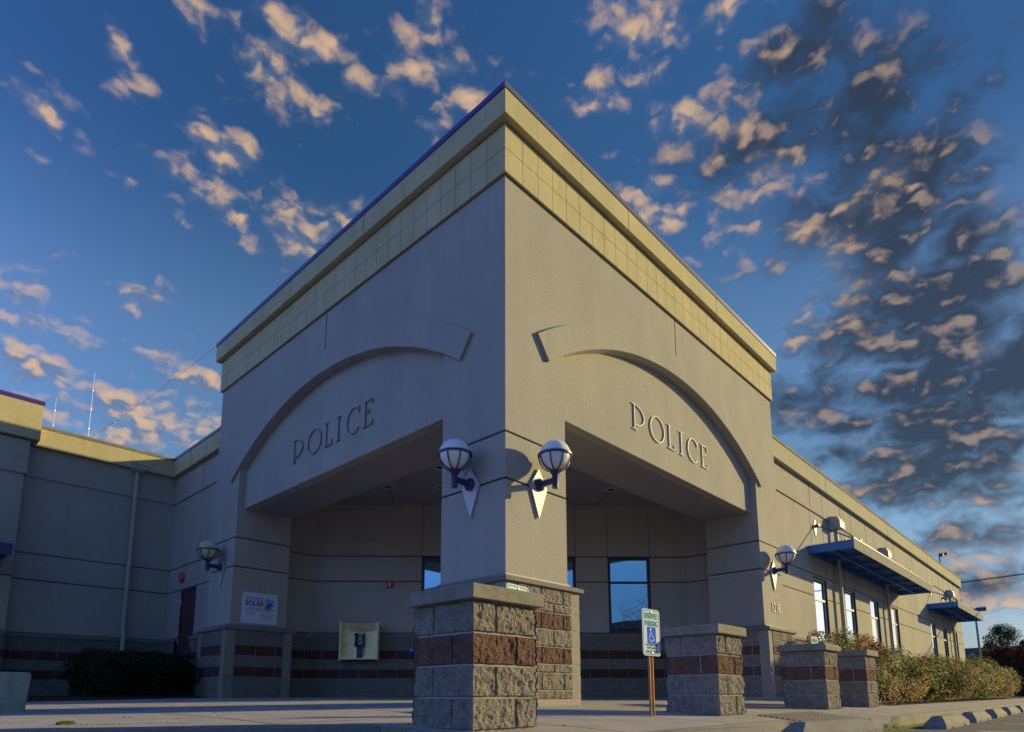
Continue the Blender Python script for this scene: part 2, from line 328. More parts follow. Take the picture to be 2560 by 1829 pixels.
M['concrete'] = mat('stop_concrete', (.25, .235, .235), .9, noise_amt=.15, nscale=5, bump=.7, bscale=110, spec=.2, speckle=(130, .7, .65, 1.3))
M['oldconc'] = mat('old_concrete', (.42, .42, .38), .9, second=(.22, .26, .24), nscale=7, bump=.7, bscale=60, stretch=(3, 3, .6), speckle=(90, .6, .6, 1.2))
M['bark'] = mat('bark', (.10, .075, .06), .95, noise_amt=.3, nscale=8)
M['mulch'] = mat('mulch_bark', (.11, .055, .04), 1, second=(.03, .02, .018), nscale=30, bump=1, bscale=60)
M['cable'] = mat('cable_black', (.01, .01, .012), .6)
M['antenna'] = mat('antenna_white', (.72, .70, .68), .4)
def leafmat(n, c, tr=.34):
    m = mat(n, c, .7, noise_amt=.25, nscale=3, spec=.25)
    nt = m.node_tree; N = nt.nodes; L = nt.links; b = N['Principled BSDF']          # thin leaves let some light through
    t = N.new('ShaderNodeBsdfTranslucent'); L.new(b.inputs['Base Color'].links[0].from_socket, t.inputs[0])
    mx = N.new('ShaderNodeMixShader'); mx.inputs[0].default_value = tr; L.new(b.outputs[0], mx.inputs[1]); L.new(t.outputs[0], mx.inputs[2])
    L.new(mx.outputs[0], N['Material Output'].inputs[0]); return m
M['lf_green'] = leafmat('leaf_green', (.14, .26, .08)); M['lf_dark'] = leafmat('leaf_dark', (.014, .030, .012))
M['lf_yellow'] = leafmat('leaf_yellow', (.60, .50, .24)); M['lf_pink'] = leafmat('leaf_bronze', (.52, .32, .22)); M['lf_red'] = leafmat('leaf_red', (.34, .07, .07))
M['lf_brown'] = leafmat('leaf_brown', (.095, .04, .035)); M['lf_pine'] = leafmat('leaf_pine', (.045, .075, .05)); M['lf_moss'] = leafmat('leaf_moss', (.12, .19, .02))

def glassmat(name, base, gl, rough, tintc=(1, 1, 1)):
    m = bpy.data.materials.new(name); m.use_nodes = True; nt = m.node_tree; N = nt.nodes; L = nt.links
    b = N['Principled BSDF']; b.inputs['Base Color'].default_value = (*base, 1); b.inputs['Roughness'].default_value = .3
    g = N.new('ShaderNodeBsdfGlossy'); g.inputs['Roughness'].default_value = rough; g.inputs[0].default_value = (*tintc, 1)
    nz = N.new('ShaderNodeTexNoise'); nz.inputs['Scale'].default_value = 1.1; tc = N.new('ShaderNodeTexCoord'); L.new(tc.outputs['Object'], nz.inputs['Vector'])
    bp = N.new('ShaderNodeBump'); bp.inputs['Strength'].default_value = .05; bp.inputs['Distance'].default_value = .02; L.new(nz.outputs[0], bp.inputs['Height']); L.new(bp.outputs[0], g.inputs['Normal'])
    fr = N.new('ShaderNodeFresnel'); fr.inputs[0].default_value = 1.5
    ma = N.new('ShaderNodeMath'); ma.operation = 'ADD'; ma.inputs[1].default_value = gl; ma.use_clamp = True; L.new(fr.outputs[0], ma.inputs[0])
    mx = N.new('ShaderNodeMixShader'); L.new(ma.outputs[0], mx.inputs[0]); L.new(b.outputs[0], mx.inputs[1]); L.new(g.outputs[0], mx.inputs[2])
    L.new(mx.outputs[0], N['Material Output'].inputs[0]); return m
M['glass'] = glassmat('window_glass_reflective', (.01, .012, .03), .85, .0, (.36, .68, 1.0))
M['glassb'] = glassmat('window_glass_blinds_glare', (.88, .90, 1.0), .22, .02)  # white base: pale blinds, plus a bright sky reflection painted in

def slabmat(name, base, dark, xj, yj, w=.008):
    m = mat(name, base, .92, second=dark, nscale=2.2, bump=.8, bscale=130, spec=.2, speckle=(150, .75, .62, 1.35))
    nt = m.node_tree; N = nt.nodes; L = nt.links; b = N['Principled BSDF']
    src = b.inputs['Base Color'].links[0].from_socket
    tc = N.new('ShaderNodeTexCoord'); sx = N.new('ShaderNodeSeparateXYZ'); L.new(tc.outputs['Object'], sx.inputs[0])
    outs = []
    for i, (o, p) in enumerate((xj, yj)):
        a = N.new('ShaderNodeMath'); a.operation = 'SUBTRACT'; L.new(sx.outputs[i], a.inputs[0]); a.inputs[1].default_value = o
        c = N.new('ShaderNodeMath'); c.operation = 'PINGPONG'; L.new(a.outputs[0], c.inputs[0]); c.inputs[1].default_value = p/2
        d = N.new('ShaderNodeMath'); d.operation = 'LESS_THAN'; L.new(c.outputs[0], d.inputs[0]); d.inputs[1].default_value = w
        outs.append(d.outputs[0])
    mxm = N.new('ShaderNodeMath'); mxm.operation = 'MAXIMUM'; L.new(outs[0], mxm.inputs[0]); L.new(outs[1], mxm.inputs[1])
    mx = N.new('ShaderNodeMix'); mx.data_type = 'RGBA'; L.new(mxm.outputs[0], mx.inputs[0]); L.new(src, mx.inputs[6]); mx.inputs[7].default_value = (.05, .045, .04, 1)
    L.new(mx.outputs[2], b.inputs['Base Color']); return m
M['walk'] = slabmat('sidewalk_aggregate', (.47, .43, .44), (.34, .31, .32), (-2.97, 1.5), (-.72, 3.0), .011)
M['asphalt'] = mat('asphalt', (.15, .145, .165), .95, second=(.085, .08, .095), nscale=1.3, bump=1, bscale=140, spec=.2, speckle=(160, .9, .5, 1.9))
M['curb'] = mat('curb_concrete', (.27, .255, .26), .95, second=(.18, .18, .13), nscale=4, bump=.7, bscale=90, speckle=(130, .6, .7, 1.2))
M['paint'] = mat('road_paint', (.56, .56, .62), .8, second=(.35, .34, .32), nscale=25)
M['polegrey'] = mat('pole_blue_grey', (.10, .15, .24), .5, noise_amt=.1, nscale=3)
M['winframe'] = mat('window_frame_pale', (.36, .36, .42), .5, metal=.1, noise_amt=.05)
M['tact'] = mat('tactile_grey', (.17, .16, .18), .9, noise_amt=.2, nscale=9)
M['grass'] = mat('far_grass', (.06, .085, .03), 1, noise_amt=.3, nscale=2)
M['hill'] = mat('far_hill_trees', (.045, .075, .085), 1, noise_amt=.3, nscale=.2)
M['dirt'] = mat('gutter_dirt', (.13, .11, .045), 1, second=(.16, .20, .02), nscale=9, bump=1, bscale=60)

# ------------------------------------------------------------------ ground
def cl(v, a, b): return max(a, min(b, v))
def gz(x, y):
    X = max(-x, 0); Y = max(-y, 0)
    z = -.016*X-.047*min(Y, 2.2)*max(.2, 1-.13*X)+.011*min(max(y, 0), 7)
    if Y > 2.2: z -= (Y-2.2)*.05
    return z
def az(x, y=0): return -.26+.035*cl((2.6-x)/3, 0, 1)
def ycurb(x):
    if x >= 1.6: return -2.95
    if x > 1.0: return -2.95+(1.6-x)/.6*.35
    if x >= -2.36: return -2.6
    if x > -2.5: return -2.6+(-2.36-x)/.14*1.35
    return -1.25+(-2.5-x)*.57
b = MB()                                        # sidewalk sheet with a real fall to the lot
xs = [-30, -20, -12, -8, -6]+[-5+.1*i for i in range(26)]+[-2.48+.02*i for i in range(7)]+[-2.3+.15*i for i in range(60)]+[7+1.0*i for i in range(40)]
xs = sorted(set(round(x, 3) for x in xs))
def swz(x, y):
    z = gz(x, y)
    if 1.0 < x < 3.6 and y < -2.05 and True:              # kerb ramp
        k = min(1, (x-1.0)/.5, (3.6-x)/.45); z -= k*(-2.05-y)*.075
    return z
NY = 26
ids = []
for x in xs:
    y0 = ycurb(x); colm = []
    for j in range(NY+1):
        t = j/NY; y = y0+(12.2-y0)*(t**1.9)
        colm.append(b.vert((x, y, swz(x, y))))
    ids.append(colm)
for i in range(len(xs)-1):
    for j in range(NY): b.idx((ids[i][j], ids[i+1][j], ids[i+1][j+1], ids[i][j+1]))
tag(b.build('sidewalk', M['walk'], smooth=True), kind='structure')
b = MB()                                        # kerb: rounded top edge and face
rings = []
for x in xs:
    y0 = ycurb(x); z0 = swz(x, y0)+.003
    rings.append([(x, y0+.13, z0+.002), (x, y0+.006, z0+.001), (x, y0-.007, z0-.006), (x, y0-.012, z0-.02), (x, y0-.025, -.42)])
b.loft(rings, 0, cap=False, close=False)
tag(b.build('kerb', M['curb'], smooth=True), kind='structure')
b = MB()
gx = [-900, -200, -60, -20, -8, -4, -2, 0, 1, 2, 3, 4, 8, 20, 60, 200, 1500]; gy = [-900, -200, -60, -20, -8, -5, -4, -3, 14, 60, 300, 900]
g = [[b.vert((x, y, az(x) if y < 13.9 else -.3)) for y in gy] for x in gx]
for i in range(len(gx)-1):
    for j in range(len(gy)-1): b.idx((g[i][j], g[i+1][j], g[i+1][j+1], g[i][j+1]))
tag(b.build('parking_lot', M['asphalt']), kind='structure')
b = MB()
for x in [-3.3+2.06*i for i in range(19)]:
    b.box(x+.0, x+.10, -9.0, -3.75, -.3, az(x)+.004)
tag(b.build('painted_stall_lines', M['paint']), kind='structure')
b = MB()                                        # ribbed tactile ramp surface
for i in range(27):
    for j in range(12):
        x = 1.62+i*.06; y = -2.72+j*.056
        z = swz(x, y)
        b.hexa([(x-.022, y-.016, z-.004), (x+.022, y-.016, z-.004), (x+.022, y+.016, z-.004), (x-.022, y+.016, z-.004)],
               [(x-.016, y-.012, z+.013), (x+.016, y-.012, z+.013), (x+.016, y+.012, z+.013), (x-.016, y+.012, z+.013)])
b.face([(1.58, -2.75, swz(1.62, -2.75)+.004), (3.22, -2.75, swz(3.2, -2.75)+.004), (3.22, -2.07, swz(3.2, -2.07)+.004), (1.58, -2.07, swz(1.62, -2.07)+.004)])
tag(b.build('tactile_paving', M['tact']), kind='structure')
b = MB()                                        # hill and far ground
random.seed(3)
hp = []
for i in range(61):
    y = 420-i*20
    hp.append((300+30*math.sin(i*.5), y, 17.5+3*noise.noise(Vector((i*.21, 0, 0)))+(i > 20)*0))
for a, c in zip(hp, hp[1:]):
    b.face([(a[0], a[1], a[2]), (c[0], c[1], c[2]), (c[0]+120, c[1], c[2]+6), (a[0]+120, a[1], a[2]+6)])
    b.face([(a[0]-60, a[1], -.3), (c[0]-60, c[1], -.3), c, a])
tag(b.build('hills', M['hill'], smooth=True), kind='structure')

# ------------------------------------------------------------------ rough block work
def fbm(p, oct=3):
    v = 0; a = 1; s = 0
    for k in range(oct):
        v += a*noise.noise(p*(2**k)); s += a; a *= .55
    return v/s
def blockface(b, p, q, z0, courses, n, patt, res=.012, amp=.016, m=.0065, seed=0, c0=None, c1=None, quoin=0, mats=(0, 1, 2, 3), taper=0):
    """one face of masonry from p to q (xy), outward normal n; courses = [(height, kind)] upward"""
    p = Vector((*p, 0)); q = Vector((*q, 0)); n = Vector((*n, 0)); d = (q-p); Lw = d.length; d.normalize()
    z = z0; H = sum(c[0] for c in courses)
    bk = -.0028                                    # mortar backing, recessed
    a, c = p-n*-bk, q-n*-bk
    b.face([(a.x, a.y, z0), (c.x, c.y, z0), (c.x, c.y, z0+H), (a.x, a.y, z0+H)], mats[2])
    for ci, (h, kind) in enumerate(courses):
        js = patt(ci, Lw); js = [0]+[j for j in js if .03 < j < Lw-.03]+[Lw]
        for k in range(len(js)-1):
            u0, u1 = js[k], js[k+1]
            first, last = (k == 0 and c0 is not None), (k == len(js)-2 and c1 is not None)
            ua = u0 if first else u0+m; ub = u1 if last else u1-m
            isq = quoin and (k == 0 or k == len(js)-2) and (u1-u0) <= quoin+.02
            am = amp*.06 if isq else amp
            mi = mats[3] if isq else mats[kind]
            nu = max(1, int((ub-ua)/res)); nv = max(1, int((h-2*m)/res))
            if isq: nu = nv = 2
            off = random.Random(seed*77+ci*13+k).uniform(-.004, .004)*(0 if isq else 1)*(amp/.016)
            grid = []
            ul = [ua]+[ua+.007+(ub-ua-.014)*i/nu for i in range(nu+1)]+[ub]; vl = [z+m]+[z+m+.006+(h-2*m-.012)*j/nv for j in range(nv+1)]+[z+h-m]
            nu += 2; nv += 2
            for i in range(nu+1):
                row = []
                u = ul[i]
                for j in range(nv+1):
                    zz = vl[j]
                    P = p+d*u; P.z = zz
                    N_ = Vector(n)
                    if first and i == 0: N_ = n+Vector((*c0, 0))
                    if last and i == nu: N_ = n+Vector((*c1, 0))
                    q3 = P*12+Vector((seed*3.1, 0, 0))
                    dd = am*(.35+.9*fbm(q3, 2)+.8*fbm(P*44+Vector((0, seed, 0)), 3)+(0 if isq else 1.15*noise.voronoi(P*19+Vector((seed, 0, 0)))[0][0]))+off*.5
                    dd = max(dd, -.001)
                    edge = (i == 0 and not first) or (i == nu and not last) or j == 0 or j == nv
                    if edge: dd = min(dd*.35, .003)-.0035
                    row.append(b.vert(P+N_*dd))
                grid.append(row)
            for i in range(nu):
                for j in range(nv): b.idx((grid[i][j], grid[i+1][j], grid[i+1][j+1], grid[i][j+1]), mi)
            # returns so the recess is closed
        z += h
def seq(offs, first): return lambda ci, Lw: [first[ci % len(first)]+.4*k for k in range(0, int(Lw/.4)+2)]

def pillar(name, x, y, zb, label, seed, res, w=.55, bevel=.006):
    t = thing(name, (x+w/2, y+w/2, zb), label, 'stone pillar', 'stone pillars along the kerb')
    b = MB(); patt = lambda ci, Lw: [.185] if ci % 2 else [.37]
    pb = patt
    cs = [(.2, 0), (.2, 0), (.2, 1), (.2, 0)]
    X, Y, W = x, y, w
    blockface(b, (X, Y), (X+W, Y), zb, cs, (0, -1), pb, res*.85, .0125, seed=seed, c0=(-1, 0), c1=(1, 0))
    blockface(b, (X, Y+W), (X, Y), zb, cs, (-1, 0), patt, res, .010, seed=seed, c0=(0, 1), c1=(0, -1))
    blockface(b, (X+W, Y), (X+W, Y+W), zb, cs, (1, 0), patt, res*1.6, .017, seed=seed, c0=(0, -1), c1=(0, 1))
    blockface(b, (X+W, Y+W), (X, Y+W), zb, cs, (0, 1), patt, res*1.6, .014, seed=seed, c0=(1, 0), c1=(-1, 0))
    b.build('block_shaft', [M['bgrey'], M['bred'], M['mortar'], M['bsmooth']], t, fixn=False)
    b = MB(); o = .055
    x0, x1, y0, y1, z0, z1 = X-o, X+W+o, Y-o, Y+W+o, zb+.8, zb+.895
    rings = []
    def ring(k, z):
        pts = []
        cs4 = [(x0+k, y0+k), (x1-k, y0+k), (x1-k, y1-k), (x0+k, y1-k)]
        for i in range(4):
            a, c = cs4[i], cs4[(i+1) % 4]
            for s in range(12):
                f = s/12; px, py = a[0]+(c[0]-a[0])*f, a[1]+(c[1]-a[1])*f
                dn = .0025*noise.noise(Vector((px*21+seed, py*21, z*30)))
                pts.append((px+dn, py+dn, z+dn))
        return pts
    b.loft([ring(.01, z0), ring(0, z0+.006), ring(0, z1-bevel), ring(bevel, z1)])
    b.build('cap', M['cap'], t, smooth=True)
    b = MB(); b.box(X+.01, X+W-.01, Y+.01, Y+W-.01, zb-.03, zb+.006, bv=.004); b.build('footing', M['mortar'], t)
    return t
pillar('stone_pillar', -2.33, -1.955, -.1, 'grey and red split-face block pillar nearest the camera, a square cap on top, before the building corner', 1, .010)
pillar('stone_pillar', .938, -1.98, -.091, 'split-face block pillar beside the upright parking sign, right of the corner column', 2, .014)
pillar('stone_pillar', 4.207, -1.97, -.094, 'split-face block pillar with a bevelled cap and white stains, behind the ribbed kerb ramp', 3, .02, bevel=.03)
pillar('stone_pillar', 6.09, -2.0, -.089, 'shaded block pillar farthest along the kerb, next to the bronze shrubs', 4, .024)

# ------------------------------------------------------------------ the building
PS = thing('police_station', (0, 0, 0), 'taupe stucco police station with arched corner entrance tower and long low wings', 'building')
W, WL, P_ = 8.4, 8.29, 1.11
G1, G2, ZS = 3.132, 2.566, 1.45
CX, CZ, RR, RW = 4.13, -.32, 5.7, .36
g = .013
def arch(x, r=RR): return CZ+math.sqrt(max(r*r-(x-CX)**2, 0))
mirror = lambda x, y, z: (y, x, z)
def column(name, x0, x1, y0, y1, ztop, lab=None):
    b = MB()
    for z0, z1 in ((ZS, G2-g), (G2+g, G1-g), (G1+g, ztop)): b.box(x0, x1, y0, y1, z0, z1)
    o = b.build('column', M['stucco'], PS)
    b = MB(); b.box(x0+.02, x1-.02, y0+.02, y1-.02, ZS, G1+.2); b.build('groove', M['groove'], o)
    if lab: o['label'] = lab
    return o
column('column', 0, P_, 0, P_, arch(P_), 'stucco corner column under the tower')
column('column', 7.30, W, 0, 1.116, arch(7.30), 'right stucco column of the entrance')
column('column', 0, 1.116, 7.18, WL, arch(7.18), 'left stucco column of the entrance')
# upper tower walls
b = MB()
for side in (0, 1):
    fn = (lambda x, y, z: (x, y, z)) if side == 0 else mirror
    L_ = W if side == 0 else WL; pe = 7.30 if side == 0 else 7.18
    N_ = 72; ex = sorted(set([0, P_, pe, L_]+[P_+(pe-P_)*i/N_ for i in range(N_+1)]))
    zt = 7.15; th = .32
    jn = CX-.012, CX+.012
    for a, c in zip(ex, ex[1:]):
        if a >= P_-1e-6 and c <= pe+1e-6: za, zc = arch(a), arch(c)
        else: za = zc = arch(P_) if c <= P_+1e-6 else arch(pe)
        if a < CX < c or abs(a-CX) < .02 or abs(c-CX) < .02: pass
        b.face([fn(a, 0, za), fn(c, 0, zc), fn(c, 0, zt), fn(a, 0, zt)])
        if a >= P_-1e-6 and c <= pe+1e-6: b.face([fn(a, 0, za), fn(c, 0, zc), fn(c, th, zc), fn(a, th, za)])
        b.face([fn(a, th, za), fn(c, th, zc), fn(c, th, zt), fn(a, th, zt)])
    b.face([fn(L_, 0, 4.38), fn(L_, th, 4.38), fn(L_, th, zt), fn(L_, 0, zt)])
b.box(W-.3, W, .32, WL, 4.38, 7.15); b.box(.32, W-.3, WL-.3, WL, 4.38, 7.15); b.box(.3, W-.2, .3, WL-.2, 7.1, 7.2)
tw = b.build('tower_wall', M['stucco'], PS, fixn=False)
b = MB()                                        # vertical joints over the arches
b.box(4.19, 4.214, -.002, .01, arch(4.2)+RW+.0, 6.45); b.box(-.002, .01, 4.13, 4.154, arch(4.14)+RW, 6.45)
b.build_each('joint', M['groove'], tw)
# frieze of tiles
b = MB(); bt = MB(); o2 = .044
bt.box(-o2+.008, W+o2-.008, -o2+.008, WL+o2-.008, 6.475, 7.138)
for zz0, zz1 in ((6.470, 6.796), (6.804, 7.135)):
    k = 0; x = -o2
    while x < W+o2-.05:
        x1 = min(.28+.2985*k, W+o2) if k < 28 else W+o2
        b.box(x+(.004 if k else 0), x1-.004 if x1 < W+o2 else x1, -o2, -o2+.03, zz0, zz1); x = x1; k += 1
    k = 0; x = -o2+.03
    while x < WL+o2-.05:
        x1 = min(.28+.2985*k, WL+o2) if k < 28 else WL+o2
        b.box(-o2, -o2+.03, x+(.004 if k else 0), x1-.004 if x1 < WL+o2 else x1, zz0, zz1); x = x1; k += 1
    b.box(W+o2-.03, W+o2-.001, -o2+.03, 3, zz0, zz1); b.box(-o2+.03, 3, WL+o2-.03, WL+o2-.001, zz0, zz1)
fz = b.build('frieze', M['cream'], PS); bt.build('joint', M['groove'], fz)
b = MB(); o1 = .142
b.box(-o1, W+o1, -o1, WL+o1, 7.160, 7.50)
b.build('fascia', M['cream'], PS)
b = MB(); o1 = .155
for (x0, x1, y0, y1) in ((-o1, .25, -o1+.03, WL+o1), (W-.3, W+o1, .25, WL+o1), (.25, W-.3, WL-.3, WL+o1)):
    b.box(x0, x1, y0, y1, 7.505, 7.585)
b.build('coping', M['navy'], PS)
b = MB(); b.box(-o1, W+o1, -o1, -o1+.03, 7.505, 7.585); b.box(.25, W+o1, -o1+.03, .25, 7.505, 7.585)
tag(b.build('coping', M['navy2'], PS), 'blue roof coping over the right arch, pale sky sheen painted in')
b = MB()
for x in (2.6, 5.6): b.box(x, x+.01, -.1435, -.13, 7.165, 7.498)
for y in (2.9, 5.2): b.box(-.1435, -.13, y, y+.01, 7.165, 7.498)
b.build_each('joint', M['groove'], PS)
# arch bands, tympana, beams
pr = .045
for side in (0, 1):
    fn = (lambda x, y, z: (x, y, z)) if side == 0 else mirror
    b = MB(); A0 = R(36.2); n = 64
    rings = []
    for i in range(n+1):
        t = -A0+2*A0*i/n; s, c = math.sin(t), math.cos(t)
        rings.append([fn(CX+(RR-.0)*s, -pr, CZ+RR*c), fn(CX+(RR+RW)*s, -pr, CZ+(RR+RW)*c), fn(CX+(RR+RW)*s, .01, CZ+(RR+RW)*c), fn(CX+RR*s, .01, CZ+RR*c)])
    b.loft(rings); b.build('arch_band', M['stucco'], PS, smooth=True)
    b = MB(); pe = 7.30 if side == 0 else 7.18; n = 60
    ys = .134
    for i in range(n):
        a = P_+(pe-P_)*i/n; c = P_+(pe-P_)*(i+1)/n
        b.hexa([fn(a, ys, 3.714), fn(c, ys, 3.714), fn(c, .30, 3.714), fn(a, .30, 3.714)], [fn(a, ys, arch(a)+.04), fn(c, ys, arch(c)+.04), fn(c, .30, arch(a)+.04), fn(a, .30, arch(c)+.04)])
    ty = b.build('tympanum', M['stucco'], PS)
    b = MB(); x0, y0, _ = fn(P_, .30, 0); x1, y1, _ = fn(pe, 1.15, 0)
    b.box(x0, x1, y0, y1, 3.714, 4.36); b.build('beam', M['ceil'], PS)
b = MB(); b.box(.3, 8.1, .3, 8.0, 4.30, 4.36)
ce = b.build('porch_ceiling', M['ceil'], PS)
for pts in ([(5.57, 2.35), (5.585, 2.34), (6.3, 3.2), (6.285, 3.21)], [(2.3, 5.5), (2.31, 5.49), (3.1, 6.36), (3.09, 6.37)]):
    b = MB(); b.face([(x, y, 4.297) for x, y in pts]); b.build('joint', M['groove'], ce)

# letters
def stroke(b, fn, pts, w, d0, d1, closed=False):
    """flat ribbon letters given as a polyline with width w (or per-point widths), extruded d0..d1"""
    n = len(pts); ws = w if isinstance(w, (list, tuple)) else [w]*n
    Lp, Rp = [], []
    for i in range(n):
        a = Vector(pts[(i-1) % n] if (closed or i > 0) else pts[i]); c = Vector(pts[(i+1) % n] if (closed or i < n-1) else pts[i])
        d = (c-a).normalized(); nn = Vector((-d.y, d.x))
        Lp.append(Vector(pts[i])+nn*ws[i]/2); Rp.append(Vector(pts[i])-nn*ws[i]/2)
    rings = [[fn(l.x, l.y, d0), fn(r.x, r.y, d0), fn(r.x, r.y, d1), fn(l.x, l.y, d1)] for l, r in zip(Lp, Rp)]
    if closed: rings.append(rings[0])
    b.loft(rings, 0, cap=not closed)
def ell(cx, cy, rx, ry, a0, a1, n=28): return [(cx+rx*math.cos(R(a0+(a1-a0)*i/n)), cy+ry*math.sin(R(a0+(a1-a0)*i/n))) for i in range(n+1)]
def glyph(b, fn, ch, x, w, h, d0, d1, t=.020):
    th = t*.62
    S = lambda pts, ww, closed=False: stroke(b, fn, [(x+px, py) for px, py in pts], ww, d0, d1, closed)
    if ch == 'P':
        S([(.05, 0), (.05, h)], t); S([(-.015, th/2), (.115, th/2)], th); S([(-.02, h-th/2), (.04, h-th/2)], th)
        rx, ry = w-.06, h*.40; pts = ell(.06, h-ry-.005, rx, ry, 90, -90, 26)
        S(pts, [th+(t-th)*math.cos(R(90-180*i/26))**2 for i in range(27)])
    if ch == 'O':
        pts = ell(w/2, h/2, w/2, h/2+.005, 0, 360, 40)[:-1]; S(pts, [th+(t-th)*abs(math.cos(2*math.pi*i/40)) for i in range(40)], True)
    if ch == 'L':
        S([(.05, 0), (.05, h)], t); S([(-.01, h-th/2), (.11, h-th/2)], th); S([(-.01, th/2), (w, th/2)], th); S([(w-th/2, 0), (w-th/2, .10)], th)
    if ch == 'I':
        S([(w/2, 0), (w/2, h)], t); S([(0, h-th/2), (w, h-th/2)], th); S([(0, th/2), (w, th/2)], th)
    if ch == 'C':
        pts = ell(w*.56, h/2, w*.54, h/2+.005, 42, 318, 34); S(pts, [th+(t-th)*abs(math.cos(R(42+276*i/34))) for i in range(35)])
        S([(w*.98, h*.74), (w*.98, h*1.0)], th)
    if ch == 'E':
        S([(.05, 0), (.05, h)], t); S([(-.01, h-th/2), (w, h-th/2)], th); S([(-.01, th/2), (w, th/2)], th); S([(.05, h*.56), (w*.62, h*.56)], th)
        S([(w-th/2, h), (w-th/2, h*.80)], th); S([(w-th/2, 0), (w-th/2, h*.2)], th); S([(w*.62, h*.48), (w*.62, h*.66)], th)
POL = [('P', 2.95, .33), ('O', 3.47, .43), ('L', 4.02, .22), ('I', 4.41, .13), ('C', 4.70, .36), ('E', 5.20, .24)]
wl = thing('wall_lettering', (4.1, .11, 4.13), 'pale raised letters reading POLICE on the sunlit right arch panel', 'lettering')
fnR = lambda a, z, d: (a, .134-d, 4.135+z)
for ch, x, w in POL:
    b = MB(); glyph(b, fnR, ch, x, w, .415, .006, .022); b.build('letter', M['letter'], wl)
wl = thing('wall_lettering', (.11, 4.1, 4.13), 'shaded raised letters reading POLICE on the left arch panel', 'lettering')
fnL = lambda a, z, d: (.134-d, a, 4.135+z)
for ch, y, w in [('P', 5.30, .33), ('O', 4.78, .42), ('L', 4.24, .22), ('I', 3.89, .13), ('C', 3.58, .34), ('E', 3.12, .24)]:
    b = MB(); glyph(b, lambda a, z, d: fnL(-a, z, d), ch, -y, w, .415, .006, .022); b.build('letter', M['letter_dark'], wl)

# ------------------------------------------------------------------ text helper
def text_mesh(txt, size, matl, parent, place, depth=.0015, name='lettering', sx=1, align='CENTER', bold=0):
    cu = bpy.data.curves.new('t', 'FONT'); cu.body = txt; cu.size = size; cu.align_x = align; cu.align_y = 'CENTER'; cu.extrude = depth; cu.offset = bold; cu.resolution_u = 3
    o = bpy.data.objects.new('t', cu); col.objects.link(o)
    dg = bpy.context.evaluated_depsgraph_get(); me = bpy.data.meshes.new_from_object(o.evaluated_get(dg))
    bpy.data.objects.remove(o)
    off = wloc(parent)
    for v in me.vertices:
        v.co = Vector(place(v.co.x*sx, v.co.y, v.co.z))-off
    me.materials.clear(); me.materials.append(matl)
    o = bpy.data.objects.new(name, me); col.objects.link(o); o.parent = parent
    return o
hn = thing('house_number', (7.91, 0, 1.82), 'small pale raised number 1218 on the right entrance column', 'number')
pl = lambda a, b_, c: (7.91+a, -.010-c, 1.83+b_)
text_mesh('1218', .27, M['letter'], hn, pl, .004, 'digits', .86)

# ------------------------------------------------------------------ column bases and ledges
CS = [(.1, 0), (.2, 0), (.1, 0), (.2, 1), (.2, 0), (.2, 1), (.1, 0), (.2, 0)]      # upward, sum 1.30
def bpatt(q):
    def f(ci, Lw):
        js = [q]; x = q+(.40 if ci % 2 else .22)
        while x < Lw-q-.05: js.append(x); x += .40
        js.append(Lw-q); return js
    return f
def base(x0, x1, y0, y1, rough, res, label=None, faces='wsen', amp=.02):
    e = .10; X0, X1, Y0, Y1 = x0-e, x1+e, y0-e, y1+e
    b = MB(); zb = .065
    mm = (0, 1, 2, 3)
    F_ = {'s': ((X0, Y0), (X1, Y0), (0, -1), (-1, 0), (1, 0)), 'w': ((X0, Y1), (X0, Y0), (-1, 0), (0, 1), (0, -1)), 'e': ((X1, Y0), (X1, Y1), (1, 0), (0, -1), (0, 1)), 'n': ((X1, Y1), (X0, Y1), (0, 1), (1, 0), (-1, 0))}
    for k in faces:
        p, q, n, c0, c1 = F_[k]
        blockface(b, p, q, zb, CS, n, bpatt(.18), res if k in rough else .06, amp*.65 if k in rough else .004, seed=ord(k), c0=c0, c1=c1, quoin=.18, mats=mm)
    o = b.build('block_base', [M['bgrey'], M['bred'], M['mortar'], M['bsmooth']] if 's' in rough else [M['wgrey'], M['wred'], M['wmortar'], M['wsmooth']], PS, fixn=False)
    if label: o['label'] = label
    b = MB(); b.box(X0, X1, Y0, Y1, -.12, zb+.001); b.build('footing', M['mortar'], o)
    e2 = .145
    b = MB(); r = lambda e_, z: [(x0-e_, y0-e_, z), (x1+e_, y0-e_, z), (x1+e_, y1+e_, z), (x0-e_, y1+e_, z)]
    b.loft([r(e2-.01, 1.345), r(e2, 1.352), r(e2, 1.395), r(e2-.01, 1.402), r(.02, 1.440), r(.02, 1.449)])
    le = b.build('ledge', M['ledge'], PS)
    b = MB(); b.loft([r(.022, 1.432), r(.024, 1.455), r(.004, 1.458), r(.004, 1.45)]); b.build('flashing', M['flash'], le)
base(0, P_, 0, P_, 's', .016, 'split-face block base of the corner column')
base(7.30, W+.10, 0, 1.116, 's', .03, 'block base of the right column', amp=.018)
base(0, 1.116, 7.18, WL, '', .06, 'block base of the left column', amp=.008)

